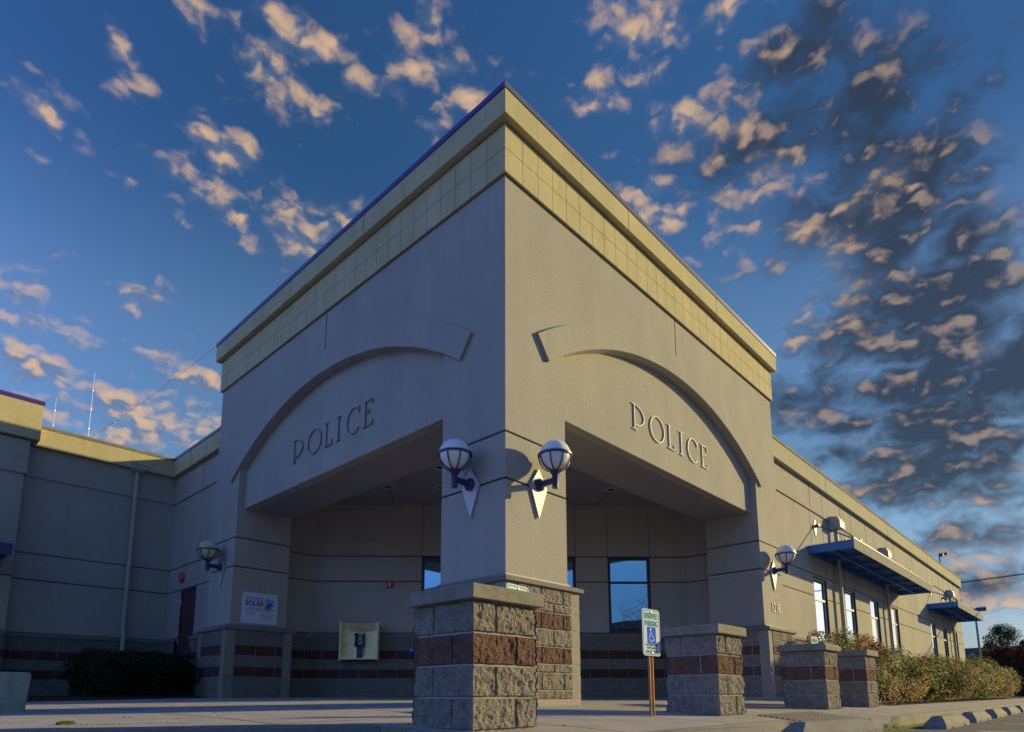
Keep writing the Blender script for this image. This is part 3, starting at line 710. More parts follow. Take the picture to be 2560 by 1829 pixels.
# ------------------------------------------------------------------ stucco walls with reveals (general)
def seg(b, p, q, n, s0, s1, z0, z1, t, m=0):
    d = Vector((q[0]-p[0], q[1]-p[1])).normalized(); nn = Vector(n).normalized()
    a = Vector(p)+d*s0; c = Vector(p)+d*s1; a2 = a-nn*t; c2 = c-nn*t
    b.hexa([(a.x, a.y, z0), (c.x, c.y, z0), (c2.x, c2.y, z0), (a2.x, a2.y, z0)], [(a.x, a.y, z1), (c.x, c.y, z1), (c2.x, c2.y, z1), (a2.x, a2.y, z1)], m)
def wallrun(p, q, n, ztop, joints, holes, zs=ZS, name='wall', zgs=(G2, G1), t=.06, mt='stucco'):
    """panels between reveals; holes = [(s0,s1,z0,z1)]"""
    Ln = math.hypot(q[0]-p[0], q[1]-p[1])
    js = sorted(set([0, Ln]+list(joints)+[h[0] for h in holes]+[h[1] for h in holes]))
    b = MB()
    jset = set(round(j, 4) for j in joints)
    for a, c in zip(js, js[1:]):
        if c-a < 1e-4: continue
        ga = .006 if round(a, 4) in jset else 0; gc = .006 if round(c, 4) in jset else 0
        zl = [(zs, zgs[0]-g), (zgs[0]+g, zgs[1]-g), (zgs[1]+g, ztop)]
        for z0, z1 in zl:
            pieces = [(z0, z1)]
            for h in holes:
                if h[0] <= a+1e-4 and h[1] >= c-1e-4:
                    np_ = []
                    for u, v in pieces:
                        if h[3] <= u or h[2] >= v: np_.append((u, v)); continue
                        if h[2] > u: np_.append((u, h[2]))
                        if h[3] < v: np_.append((h[3], v))
                    pieces = np_
            for u, v in pieces:
                if v-u > .004: seg(b, p, q, n, a+ga, c-gc, u, v, t)
    o = b.build(name, M[mt], PS)
    b = MB()                                    # backing seen in the reveals
    for a, c in zip(js, js[1:]):
        pieces = [(zs, ztop)]
        for h in holes:
            if h[0] <= a+1e-4 and h[1] >= c-1e-4:
                np_ = []
                for u, v in pieces:
                    if h[2] > u: np_.append((u, h[2]))
                    if h[3] < v: np_.append((h[3], v))
                pieces = np_
        nn = Vector(n).normalized(); p2 = Vector(p)-nn*.016; q2 = Vector(q)-nn*.016
        for u, v in pieces: seg(b, p2, q2, n, a, c, u, v, .04)
    b.build('groove', M['groove'], o)
    return o
def basewall(p, q, n, z0=.0, label=None, res=.07, amp=.006, zg=None):
    b = MB(); e = .07; nn = Vector(n).normalized(); P1 = Vector(p)+nn*e; Q1 = Vector(q)+nn*e
    blockface(b, P1, Q1, .065, CS, n if abs(n[0])+abs(n[1]) == 1 else tuple(nn), seq(0, (.05, .25)), res, amp, seed=5)
    o = b.build('block_base', [M['wgrey'], M['wred'], M['wmortar'], M['bsmooth']], PS, fixn=False)
    b = MB(); seg(b, P1-nn*.01, Q1-nn*.01, n, 0, (Q1-P1).length, -.1, .07, .1)
    b.build('footing', M['wmortar'], o)
    b = MB()
    P2 = Vector(p)+nn*.10; Q2 = Vector(q)+nn*.10; L_ = (Q2-P2).length; d = (Q2-P2).normalized()
    rings = []
    for s in (0, L_):
        A_ = P2+d*s; B_ = A_-nn*.12
        rings.append([(A_.x, A_.y, 1.352), (A_.x, A_.y, 1.395), (B_.x, B_.y, 1.447), (B_.x, B_.y, 1.352)])
    b.loft(rings); b.build('ledge', M['ledge'], PS)
    return o
# porch back walls
dp, dq = (1.92, 7.61), (7.72, 1.81); DN = (-1, -1); r2 = math.sqrt(2)
sx_ = lambda x: (x-1.92)*r2
wallrun(dp, dq, DN, 4.30, [sx_(3.575), sx_(5.965), sx_(6.475), sx_(7.135)], [(sx_(3.575), sx_(5.965), 0, 3.12), (sx_(6.475), sx_(7.135), 1.44, 3.12)], name='porch_wall', mt='stucco')
wallrun((1.05, 7.61), (1.92, 7.61), (0, -1), 4.30, [], [], name='porch_wall', mt='stucco')
wallrun((7.72, 1.81), (7.72, 1.05), (-1, 0), 4.30, [], [], name='porch_wall', mt='stucco')
pt = lambda x: (x, 9.53-x)
basewall(pt(1.92), pt(3.56), DN); basewall(pt(5.98), pt(7.72), DN)
basewall((1.1, 7.61), (1.92, 7.61), (0, -1)); basewall((7.72, 1.81), (7.72, 1.1), (-1, 0))
# windows on the diagonal wall
def dpt(s, off=0):       # s metres along the diagonal wall, off outward
    return (1.92+s/r2-off/r2, 7.61-s/r2-off/r2)
def dbox(b, s0, s1, o0, o1, z0, z1, m=0):
    a, c, d, e = dpt(s0, o1), dpt(s1, o1), dpt(s1, o0), dpt(s0, o0)
    b.hexa([(*a, z0), (*c, z0), (*d, z0), (*e, z0)], [(*a, z1), (*c, z1), (*d, z1), (*e, z1)], m)
def dwindow(s0, s1, z0, z1, mull, posts=(), name='window'):
    b = MB(); f = .055
    dbox(b, s0, s0+f, -.07, -.012, z0, z1); dbox(b, s1-f, s1, -.07, -.012, z0, z1)
    cuts = [s0+f]+[p for p in posts]+[s1-f]
    for k, (a, c) in enumerate(zip(cuts, cuts[1:])):
        a2 = a+(.025 if k else 0); c2 = c-(.025 if k < len(cuts)-2 else 0)
        dbox(b, a2, c2, -.07, -.012, z1-f, z1); dbox(b, a2, c2, -.07, -.012, z0, z0+f)
        for mz in mull: dbox(b, a2, c2, -.068, -.014, mz-.022, mz+.022)
    for p in posts: dbox(b, p-.025, p+.025, -.07, -.011, z0, z1)
    w = b.build(name, M['frame'], PS)
    b = MB(); zz = [z0+f]+[m for m in mull]+[z1-f]
    for a, c in zip(cuts, cuts[1:]):
        A_, C_ = dpt(a, -.045), dpt(c, -.045)
        b.face([(*A_, z0+f), (*C_, z0+f), (*C_, z1-f), (*A_, z1-f)])
    b.build('pane', M['glass'], w)
    return w
dwindow(sx_(6.475), sx_(7.135), 1.44, 3.12, [2.56])
w = dwindow(sx_(3.575), sx_(5.965), .06, 3.12, [2.30], [sx_(4.17), sx_(4.77), sx_(5.37)], name='entrance_glazing'); w['label'] = 'glazed entrance behind the corner column'
# left wing (faces -x) and cross wall (faces -y)
XL, YC = .36, 11.75
wallrun((XL, 13.0), (XL, WL-.4), (-1, 0), 4.80, [13-9.93+.02], [(13-10.84, 13-9.93, 0, 2.56)], name='wing_wall')
wallrun((-6.0, YC), (XL, YC), (0, -1), 4.80, [], [], name='wing_wall')
basewall((XL, 9.93), (XL, WL-.3), (-1, 0)); basewall((XL, 11.76), (XL, 10.84), (-1, 0)); basewall((-6, YC), (XL, YC), (0, -1))
# right wing (faces -y)
YR = .42; XE = 34.3
WX = [11.75, 14.35, 16.95, 19.55, 26.2, 28.8, 31.5]; WW = 1.02
jo = []
for x in WX: jo += [x+.06, x+WW+.04]
jo += [23.6]
wallrun((8.3, YR), (XE, YR), (0, -1), 4.81, [j-8.3 for j in []]+[23.6-8.3], [(x-8.3, x+WW-8.3, .75, 3.07) for x in WX], name='wing_wall', zs=.75)
b = MB()
for j in jo: b.box(j, j+.014, YR-.0035, YR+.01, 3.16, 4.80); b.box(j, j+.014, YR-.0035, YR+.01, 3.09, 3.11)
for j in jo: b.box(j, j+.014, YR-.0345, YR-.02, 4.83, 5.50)
b.build_each('joint', M['groove'], PS)
basewall((8.5, YR), (XE, YR), (0, -1))
b = MB()
b.box(8.35, XE, YR+.24, YR+.4, .0, 5.5); b.box(XE-.3, XE-.0, YR+.3, 30, 0, 5.5)
b.box(XL+.05, XL+.3, WL-.3, 9.93, 0, 1.46); b.box(XL+.05, XL+.3, 10.84, 12, 0, 1.46); b.box(XL+.1, XL+.3, 9.9, 10.9, 0, 2.7); b.box(-6, XL+.04, YC+.04, YC+.3, 0, 1.46)
b.build('wing_wall', M['stucco'], PS)
# bands
b = MB(); b.box(8.4, XE+.03, YR-.031, YR+.2, 4.825, 5.508); b.box(XE-.1, XE+.03, YR+.2, 30, 4.825, 5.508)
b.box(XL-.031, XL+.2, WL-.3, YC+.1, 4.80, 5.468); b.box(-2.68, XL-.031, YC-.031, YC+.2, 4.80, 5.468)
fz = b.build('frieze', M['stucco'], PS)
b = MB()
for y in (9.97,): b.box(XL-.034, XL-.02, y-.06, y-.048, 4.81, 5.46)
b.build_each('joint', M['groove'], fz)
b = MB(); b.box(8.4, XE+.16, YR-.14, YR+.3, 5.512, 5.95); b.box(XE-.2, XE+.16, YR+.3, 30, 5.512, 5.95)
fa2 = b.build('fascia', M['cream2'], PS)
b = MB()
b.box(XL-.14, XL+.3, WL-.3, YC-.14, 5.47, 5.875); b.box(-2.6, XL+.3, YC-.14, YC+.3, 5.47, 5.875)
fa = b.build('fascia', M['cream'], PS)
b = MB(); b.box(XL-.144, XL-.1, 10.5, 10.512, 5.475, 5.87)
for x in (12.9, 19.5, 26.1): b.box(x, x+.014, YR-.1435, YR-.1, 5.52, 5.945)
b.build_each('joint', M['groove'], fa)
b = MB(); b.box(8.4, XE+.18, YR-.155, YR+.3, 5.956, 6.02); b.box(XE-.2, XE+.18, YR+.3, 30, 5.956, 6.02)
b.build('coping', M['cap'], PS)
b = MB(); b.box(-2.6, XL-.155, YC-.155, YC+.3, 5.88, 5.945); b.build('coping', M['cap'], PS)
b = MB(); b.box(XL-.155, XL+.3, WL-.3, YC+.3, 5.88, 5.947); b.build('coping', M['navy'], PS)
b = MB(); b.box(.5, XE-.2, .6, 30, 5.5, 5.6); b.box(-8, .5, YC+.1, 30, 5.5, 5.6); b.build('roof', M['cap'], PS)
# left projecting block
YV = 11.42
wallrun((-8, YV), (-2.72, YV), (0, -1), 4.74, [], [], name='side_block_wall')
basewall((-8, YV), (-2.72, YV), (0, -1))
b = MB(); b.box(-8, -2.722, YV+.05, 20, 0, 4.74); b.build('side_block_wall', M['stucco'], PS)
b = MB(); bt = MB(); bt.box(-8, -2.687, YV-.036, 20, 4.745, 5.46)
x = -2.68
while x > -7:
    for z0, z1 in ((4.74, 5.098), (5.104, 5.46)): b.box(x-.597, x, YV-.044, YV, z0, z1)
    x -= .602
fz = b.build('frieze', M['stucco'], PS); bt.build('joint', M['groove'], fz)
b = MB(); b.box(-8, -2.54, YV-.14, 20, 5.49, 6.27); b.build('fascia', M['cream'], PS)
b = MB(); b.box(-8, -2.527, YV-.155, 20, 6.275, 6.36); b.build('coping', M['navy'], PS)
# right wing windows
for i, x in enumerate(WX):
    b = MB(); f = .035; y0, y1 = YR+.05, YR+.10; zb = .76
    b.box(x, x+f, y0, y1, zb, 3.068); b.box(x+WW-f, x+WW, y0, y1, zb, 3.068)
    b.box(x+f, x+WW-f, y0, y1, 3.03, 3.068); b.box(x+f, x+WW-f, y0, y1, zb, zb+.04); b.box(x+f, x+WW-f, y0-.004, y1, 2.49, 2.545)
    w = b.build('window', M['winframe'], PS)
    b = MB()
    for z0, z1 in ((zb+.04, 2.49), (2.545, 3.03)): b.face([(x+f, y0+.02, z0), (x+WW-f, y0+.02, z0), (x+WW-f, y0+.02, z1), (x+f, y0+.02, z1)])
    b.build('pane', M['glassb'], w)
# door on the left wing
b = MB(); b.box(XL+.02, XL+.06, 9.99, 10.78, .02, 2.50)
dr = b.build('door', M['door'], PS); dr['label'] = 'maroon steel door in the left wing'
b = MB(); b.box(XL+.0, XL+.09, 9.93, 9.985, .0, 2.56); b.box(XL+.0, XL+.09, 10.785, 10.84, .0, 2.56); b.box(XL+.0, XL+.09, 9.985, 10.785, 2.505, 2.56); b.build('frame', M['door'], dr)
b = MB(); b.box(XL-.02, XL+.02, 10.04, 10.08, .95, 1.15); b.tube([(XL-.05, 10.06, 1.07), (XL-.05, 10.19, 1.07)], .009); b.tube([(XL+.0, 10.06, 1.07), (XL-.05, 10.06, 1.07)], .009); b.build('handle', M['steel'], dr)
for z in (.35, 1.3, 2.2):
    b = MB(); b.tube([(XL-.012, 10.78, z), (XL-.012, 10.78, z+.11)], .012, 8); b.build('hinge', M['steel'], dr)
# awnings
def awning(x0, x1, rods, label):
    y1, y0, zt = YR, -.65, 3.83
    b = MB()
    b.box(x0+.0, x0+.03, y0+.03, y1-.01, 3.60, zt-.02); b.box(x1-.03, x1, y0+.03, y1-.01, 3.60, zt-.02); b.box(x0+.03, x1-.03, y1-.06, y1-.01, 3.60, zt-.02)
    b.box(x0+.03, x1-.03, y0+.55, y0+.59, 3.62, 3.70)
    n = int((x1-x0)/1.3)
    for i in range(1, n): xx = x0+(x1-x0)*i/n; b.box(xx-.02, xx+.02, y0+.03, y0+.55, 3.64, 3.72); b.box(xx-.02, xx+.02, y0+.59, y1-.06, 3.64, 3.72)
    a = b.build('awning', M['awning'], PS); a['label'] = label
    b = MB(); k = 0; xx = x0+.03                # trapezoidal deck, ribs run along the wall
    yy = y0+.035; prof = []
    while yy < y1-.06:
        prof += [(yy, 3.735), (yy+.035, 3.735), (yy+.045, 3.765), (yy+.065, 3.765)]; yy += .075
    for (ya, za), (yb, zb_) in zip(prof, prof[1:]):
        b.face([(x0+.03, ya, za), (x1-.03, ya, za), (x1-.03, yb, zb_), (x0+.03, yb, zb_)])
    b.face([(x0+.03, y0+.03, 3.79), (x1-.03, y0+.03, 3.79), (x1-.03, y1-.02, 3.79), (x0+.03, y1-.02, 3.79)])
    b.build('deck', M['awning'], a)
    b = MB(); b.box(x0-.005, x1+.005, y0, y0+.028, 3.575, zt); b.build('front_channel', M['awnface'], a)
    b = MB(); b.box(x0-.008, x1+.008, y0-.006, y0+.06, zt+.002, zt+.03)
    for x in rods: b.box(x-.05, x+.05, y0+.0, y0+.08, zt+.03, zt+.10)
    b.build('edge_trim', M['lampblue'], a)
    for x in rods:
        b = MB(); b.prism([(0, .21), (.12, .03), (0, -.24), (-.12, .03)], lambda p, q, d: (x+p, YR-d, 4.42+q), .003, .02); b.build('diamond_plate', M['plate'], a)
        b = MB(); b.tube([(x, YR-.02, 4.45), (x, YR-.12, 4.45)], .05, 10); b.tube([(x, YR-.08, 4.45), (x, y0+.05, zt+.07)], .016, 8); b.build('tie_rod', M['lampblue'], a)
awning(11.48, 20.95, (12.16, 14.9, 17.6, 20.3), 'long blue metal awning over the four nearer windows')
awning(25.85, 32.9, (26.9, 29.5, 32.1), 'shorter blue metal awning over the far windows')
b = MB(); b.box(-8, -2.9, 10.55, YV, 2.86, 3.03); b.box(-8, -2.88, 10.52, 10.55, 2.82, 3.05); b.box(-8, -3.0, 10.7, YV, 2.74, 2.86)
a = b.build('awning', M['lampblue'], PS); a['label'] = 'dark blue awning end on the left block'
# downspouts
def downspout(x, yw, ztop, zb, hw, dr_, bend):
    b = MB(); y = yw-.10; pts = [(x, y, ztop), (x, y, 1.72), (x, y, 1.66), (x, y-bend*.5, 1.56), (x, y-bend, 1.46), (x, y-bend, 1.40), (x, y-bend, zb)]
    b.tube(pts, dr_, 14)
    for z in (ztop-1.0, ztop-2.4): b.lathe([(dr_, 0), (dr_+.008, .005), (dr_+.008, .03), (dr_, .035)], (x, y, z), 14)
    o = b.build('downspout', M['copper'], PS, smooth=True)
    b = MB()
    r = lambda e, z, f=0: [(x-hw-e, yw-.24-e, z), (x+hw+e, yw-.24-e, z), (x+hw+e, yw-.002, z), (x-hw-e, yw-.002, z)]
    b.loft([r(-.05, ztop-.0), r(-.02, ztop+.04), r(0, ztop+.05), r(0, ztop+.14), r(.015, ztop+.145), r(.015, ztop+.17)])
    b.build('conductor_head', M['copper'], o)
    for z in (ztop-.6, 3.0, 2.0):
        if z < ztop-.1:
            b = MB(); b.box(x-.07, x+.07, yw-.03, yw-.003, z, z+.03); b.build('strap', M['copper'], o)
downspout(-.55, YC, 5.40, .3, .15, .05, .08)
def downspout_r(x):
    b = MB(); y = YR-.12
    b.tube([(x, y, 4.62), (x, y, .62), (x, y-.05, .5), (x+.25, y-.08, .47)], .055, 12)
    o = b.build('downspout', M['copper'], PS, smooth=True)
    b = MB(); hw = .21
    for e0 in (0,):
        poly = [(-.30, 4.62), (-.30, 4.80), (-.24, 4.92), (-.08, 4.95), (.0, 4.95), (.0, 4.62)]
        b.prism(poly, lambda p, q, d: (x+d, YR+p*1.0-.003, q), -hw, hw)
    b.build('conductor_head', M['copper'], o)
for x in (13.55, 18.75, 30.75): downspout_r(x)

# ------------------------------------------------------------------ wall lamps
def lamp(globe_mat):
    r = thing('wall_lamp', (0, 0, 0), '', 'wall lamp', 'globe wall lamps')
    b = MB(); b.prism([(0, .23), (.15, 0), (0, -.385), (-.15, 0)], lambda p, q, d: (p, -d, 2.575+q), .008, .03); b.build('diamond_plate', M['plate'], r)
    b = MB(); b.lathe([(.0, -.02), (.072, -.02), (.078, -.03), (.078, -.055), (.06, -.075), (.045, -.085), (0, -.085)], (0, 0, 2.60), 20, axis='y')
    b.tube([(0, -.06, 2.60), (0, -.16, 2.604), (0, -.26, 2.605)], [.042, .040, .036], 14)
    b.lathe([(0, -.11), (.036, -.11), (.038, -.10), (.038, .05), (.055, .075), (.062, .09), (0, .09)], (0, -.28, 2.615), 18)
    b.build('bracket', M['lampblue'], r, smooth=True)
    b = MB(); zc = 2.905; rr = .188
    prof = [(rr*math.sin(R(a)), rr*math.cos(R(a))*1.0) for a in [0.5]+list(range(8, 172, 8))+[172]]
    b.lathe(prof, (0, -.28, zc), 32, cap=True); b.build('globe', globe_mat, r, smooth=True)
    b = MB()
    b.lathe([(.190, -.013), (.208, -.013), (.208, .010), (.190, .010), (.190, -.013)], (0, -.28, zc), 40)
    for k in range(8):
        a = R(22.5+45*k)
        pts = [(math.cos(a)*.199*math.sin(R(t)), -.28+math.sin(a)*.199*math.sin(R(t)), zc+.199*math.cos(R(t))) for t in range(90, 168, 7)]
        b.tube(pts, .0075, 6)
    b.build('cage', M['lampblue'], r, smooth=True)
    return r
l1 = lamp(M['globe'])
def place(o, loc, rz, lab): o.location = loc; o.rotation_euler.z = rz; o['label'] = lab
l2, l3 = copy_tree(l1), copy_tree(l1)
place(l1, (.555, 0, 0), 0, 'sunlit white globe lamp on the right face of the corner column')
place(l2, (7.9, 0, 0), 0, 'white globe lamp above the number 1218 on the right column')
place(l3, (0, .555, 0), R(-90), 'blue-shaded white globe lamp on the left face of the corner column')
l4 = lamp(M['globe_algae']); place(l4, (0, 7.70, 0), R(-90), 'globe lamp with green algae stains on the left column near the maroon door')

# ------------------------------------------------------------------ downlights
def downlight():
    r = thing('downlight', (0, 0, 4.3), '', 'ceiling light', 'recessed lights in the porch ceiling')
    b = MB(); b.lathe([(.075, .0), (.095, -.014), (.125, -.012), (.13, .0)], (0, 0, 4.3), 28); b.build('trim_ring', M['plate'], r, smooth=True)
    b = MB(); b.lathe([(.001, -.002), (.085, -.002)], (0, 0, 4.298), 28); b.build('lens', M['black'], r)
    return r
d = downlight()
for i, (x, y, lab) in enumerate([(5.57, 2.32, 'round recessed light in the right bay of the porch ceiling'), (2.3, 5.5, 'round recessed light in the left bay of the porch ceiling, seen whole'), (2.3, 3.89, 'upper recessed light partly hidden by the left globe lamp'), (3.06, 4.73, 'lower recessed light cut by the corner column edge')]):
    o = d if i == 0 else copy_tree(d); o.location = (x, y, 4.3); o['label'] = lab

# ------------------------------------------------------------------ payphone on the diagonal wall
s0, s1 = sx_(2.41), sx_(2.97)
ph = thing('payphone', (*dpt((s0+s1)/2, 0), .86), 'black payphone in an open gold metal booth on the porch wall', 'payphone')
b = MB(); z0, z1 = .86, 1.62
dbox(b, s0, s0+.02, .105, .36, z0-.02, z1+.02); dbox(b, s1-.02, s1, .105, .36, z0-.02, z1+.02)
dbox(b, s0+.02, s1-.02, .105, .30, z0, z0+.025)
dbox(b, s0+.02, s1-.02, .105, .12, z0+.025, z1)
A_, B_, C_, D_ = dpt(s0+.02, .33), dpt(s1-.02, .33), dpt(s1-.22, .122), dpt(s0+.22, .122)
b.face([(*A_, z1), (*B_, z1), (*C_, z1-.17), (*D_, z1-.17)])
b.build('booth', M['brass'], ph)
sc_ = (s0+s1)/2-.01
b = MB(); dbox(b, sc_-.10, sc_+.10, .12, .20, 1.13, 1.42); dbox(b, sc_-.095, sc_+.095, .20, .215, 1.14, 1.41); b.build('phone_body', M['black'], ph)
b = MB()
for i in range(3):
    for j in range(4): dbox(b, sc_-.02+i*.03, sc_-.0+i*.03, .215, .222, 1.18+j*.045, 1.205+j*.045)
dbox(b, sc_-.02, sc_+.08, .215, .219, 1.375, 1.40)
b.build('keypad', M['plate'], ph)
b = MB(); q = dpt(sc_-.075, .235)
b.tube([(*q, 1.16), (*q, 1.39)], .016, 10); b.lathe([(.001, -.02), (.03, -.02), (.03, .02), (.001, .02)], (*q, 1.17), 12); b.lathe([(.001, -.02), (.03, -.02), (.03, .02), (.001, .02)], (*q, 1.38), 12)
b.build('handset', M['black'], ph, smooth=True)
b = MB(); dbox(b, sc_-.07, sc_+.06, .121, .13, .886, 1.13); b.build('back_plate', M['lampblue'], ph)
b = MB(); pts = []
for i in range(26): t = i/25; x_, y_ = dpt(sc_+.09+.01*math.sin(i*2.1), .16); pts.append((x_, y_, 1.15-.2*math.sin(t*math.pi)))
b.tube(pts, .006, 6); b.build('cord', M['black'], ph)
# alarm box, bell, blue sign
fa_ = thing('fire_alarm_box', (*dpt(sx_(3.09), 0), 2.43), 'small red fire alarm strobe box on the porch wall', 'alarm')
sa = sx_(3.09); b = MB(); dbox(b, sa-.065, sa+.065, .0, .05, 2.42, 2.555); dbox(b, sa-.055, sa+.055, .05, .062, 2.43, 2.545); b.build('housing', M['red'], fa_)
b = MB(); dbox(b, sa-.012, sa+.018, .062, .080, 2.45, 2.53); b.build('strobe', M['white'], fa_)
bl = thing('alarm_bell', (.36, 10.81, 2.86), 'round pinkish red alarm bell above the maroon door', 'alarm bell')
b = MB(); b.lathe([(.001, -.09), (.05, -.088), (.105, -.07), (.125, -.045), (.125, -.01)], (.36, 10.81, 2.86), 28, axis='x'); b.build('gong', M['pink'], bl, smooth=True)
b = MB(); b.lathe([(.001, -.03), (.07, -.03), (.07, 0.001), (.001, 0.001)], (.36, 10.81, 2.86), 20, axis='x'); b.build('backbox', M['red'], bl)
bs = thing('notice_plate', (*dpt(sx_(3.45), 0), 1.08), 'tiny blue notice plate on the porch wall beside the nearest pillar', 'notice')
sa = sx_(3.45); b = MB(); dbox(b, sa-.05, sa+.05, .072, .078, 1.02, 1.13); b.build('plate', M['sblue'], bs)
b = MB(); dbox(b, sa-.02, sa+.03, .078, .080, 1.05, 1.065); dbox(b, sa-.015, sa+.0, .078, .080, 1.065, 1.10); b.build('symbol', M['white'], bs)
# door keypad
kp = thing('door_keypad', (XL, 9.86, 1.12), 'small dark intercom box beside the maroon door', 'intercom')
b = MB(); b.box(XL-.11, XL-.07, 9.80, 9.86, 1.02, 1.14, bv=.006); b.build('box', M['black'], kp)
b = MB(); b.box(XL-.115, XL-.11, 9.815, 9.845, 1.08, 1.12); b.build('button_panel', M['steel'], kp)

# ------------------------------------------------------------------ solar sign on the reveal of the left column (faces -y)
ss = thing('solar_sign', (.56, 7.18, 1.79), 'white SOLAR information sign with a sun picture on the left column', 'sign')
b = MB(); b.box(.20, .915, 7.165, 7.177, 1.49, 2.09); b.build('panel', M['white'], ss)
f_ = lambda d: (lambda a, z, e: (a, 7.1645-d-e, z))
def onsign(x, z): return lambda a, b_, c: (x+a, 7.1625-c, z+b_)
b = MB()
for z in (1.985, 1.755): b.box(.275, .615, 7.162, 7.1648, z, z+.010)
b.build('rule', M['inkblue'], ss)
text_mesh('SKAGIT COMMUNITY', .040, M['inkblue'], ss, onsign(.445, 1.948), .001, sx=.93)
text_mesh('SOLAR', .128, M['inkblue'], ss, onsign(.445, 1.875), .001, sx=.95, bold=.0035)
text_mesh('Powering the Future Together', .026, M['inkblue'], ss, onsign(.445, 1.795), .001, sx=.92)
text_mesh('Want to learn more?', .022, M['inkblue'], ss, onsign(.375, 1.705), .001)
text_mesh('Have us at the library', .019, M['inkblue'], ss, onsign(.375, 1.668), .001)
for i, t_ in enumerate(['Brought to you by', 'the City and its community', 'of neighborhood solar owners', 'and local partners', 'since 2012']):
    text_mesh(t_, .021, M['inkblue'], ss, onsign(.70, 1.70-.034*i), .001)
def blob(cx, cz, r, n, seed, ax=1, az_=1): return [(cx+ax*r*(1+.13*math.sin(3*t+seed)+.08*math.sin(7*t+seed*2))*math.cos(t), cz+az_*r*(1+.13*math.sin(3*t+seed)+.08*math.sin(7*t+seed*2))*math.sin(t)) for t in [2*math.pi*k/n for k in range(n)]]
pic = [(blob(.735, 1.885, .105, 30, 1, .95, 1.15), 'sky', .0), (blob(.735, 1.785, .10, 30, 2, 1.15, .32), 'lime', .0012), (blob(.67, 1.90, .034, 20, 0), 'yellow', .0024),
       ([(.655, 1.80), (.745, 1.805), (.805, 1.905), (.72, 1.90)], 'sblue', .0036)]
for poly, mm_, d in pic:
    b = MB(); b.prism(poly, lambda p, q, e: (p, 7.1648-d-e, q), 0, .001); b.build('picture', M[mm_], ss)
b = MB()
for k in range(12):
    t = k*math.pi/6; b.prism([(.67+.040*math.cos(t-.06), 1.90+.040*math.sin(t-.06)), (.67+.058*math.cos(t), 1.90+.058*math.sin(t)), (.67+.040*math.cos(t+.06), 1.90+.040*math.sin(t+.06))], lambda p, q, e: (p, 7.1624-e, q), 0, .001)
b.build('sun_rays', M['yellow'], ss)
b = MB(); b.box(.728, .737, 7.1604, 7.1614, 1.745, 1.80); b.build('picture', M['inkblue'], ss)
b = MB()
for x in (.225, .56, .89):
    for z in (1.515, 2.068): b.lathe([(.001, -.004), (.008, -.003), (.009, 0)], (x, 7.1645, z), 10, axis='y')
b.build('bolt', M['steel'], ss)

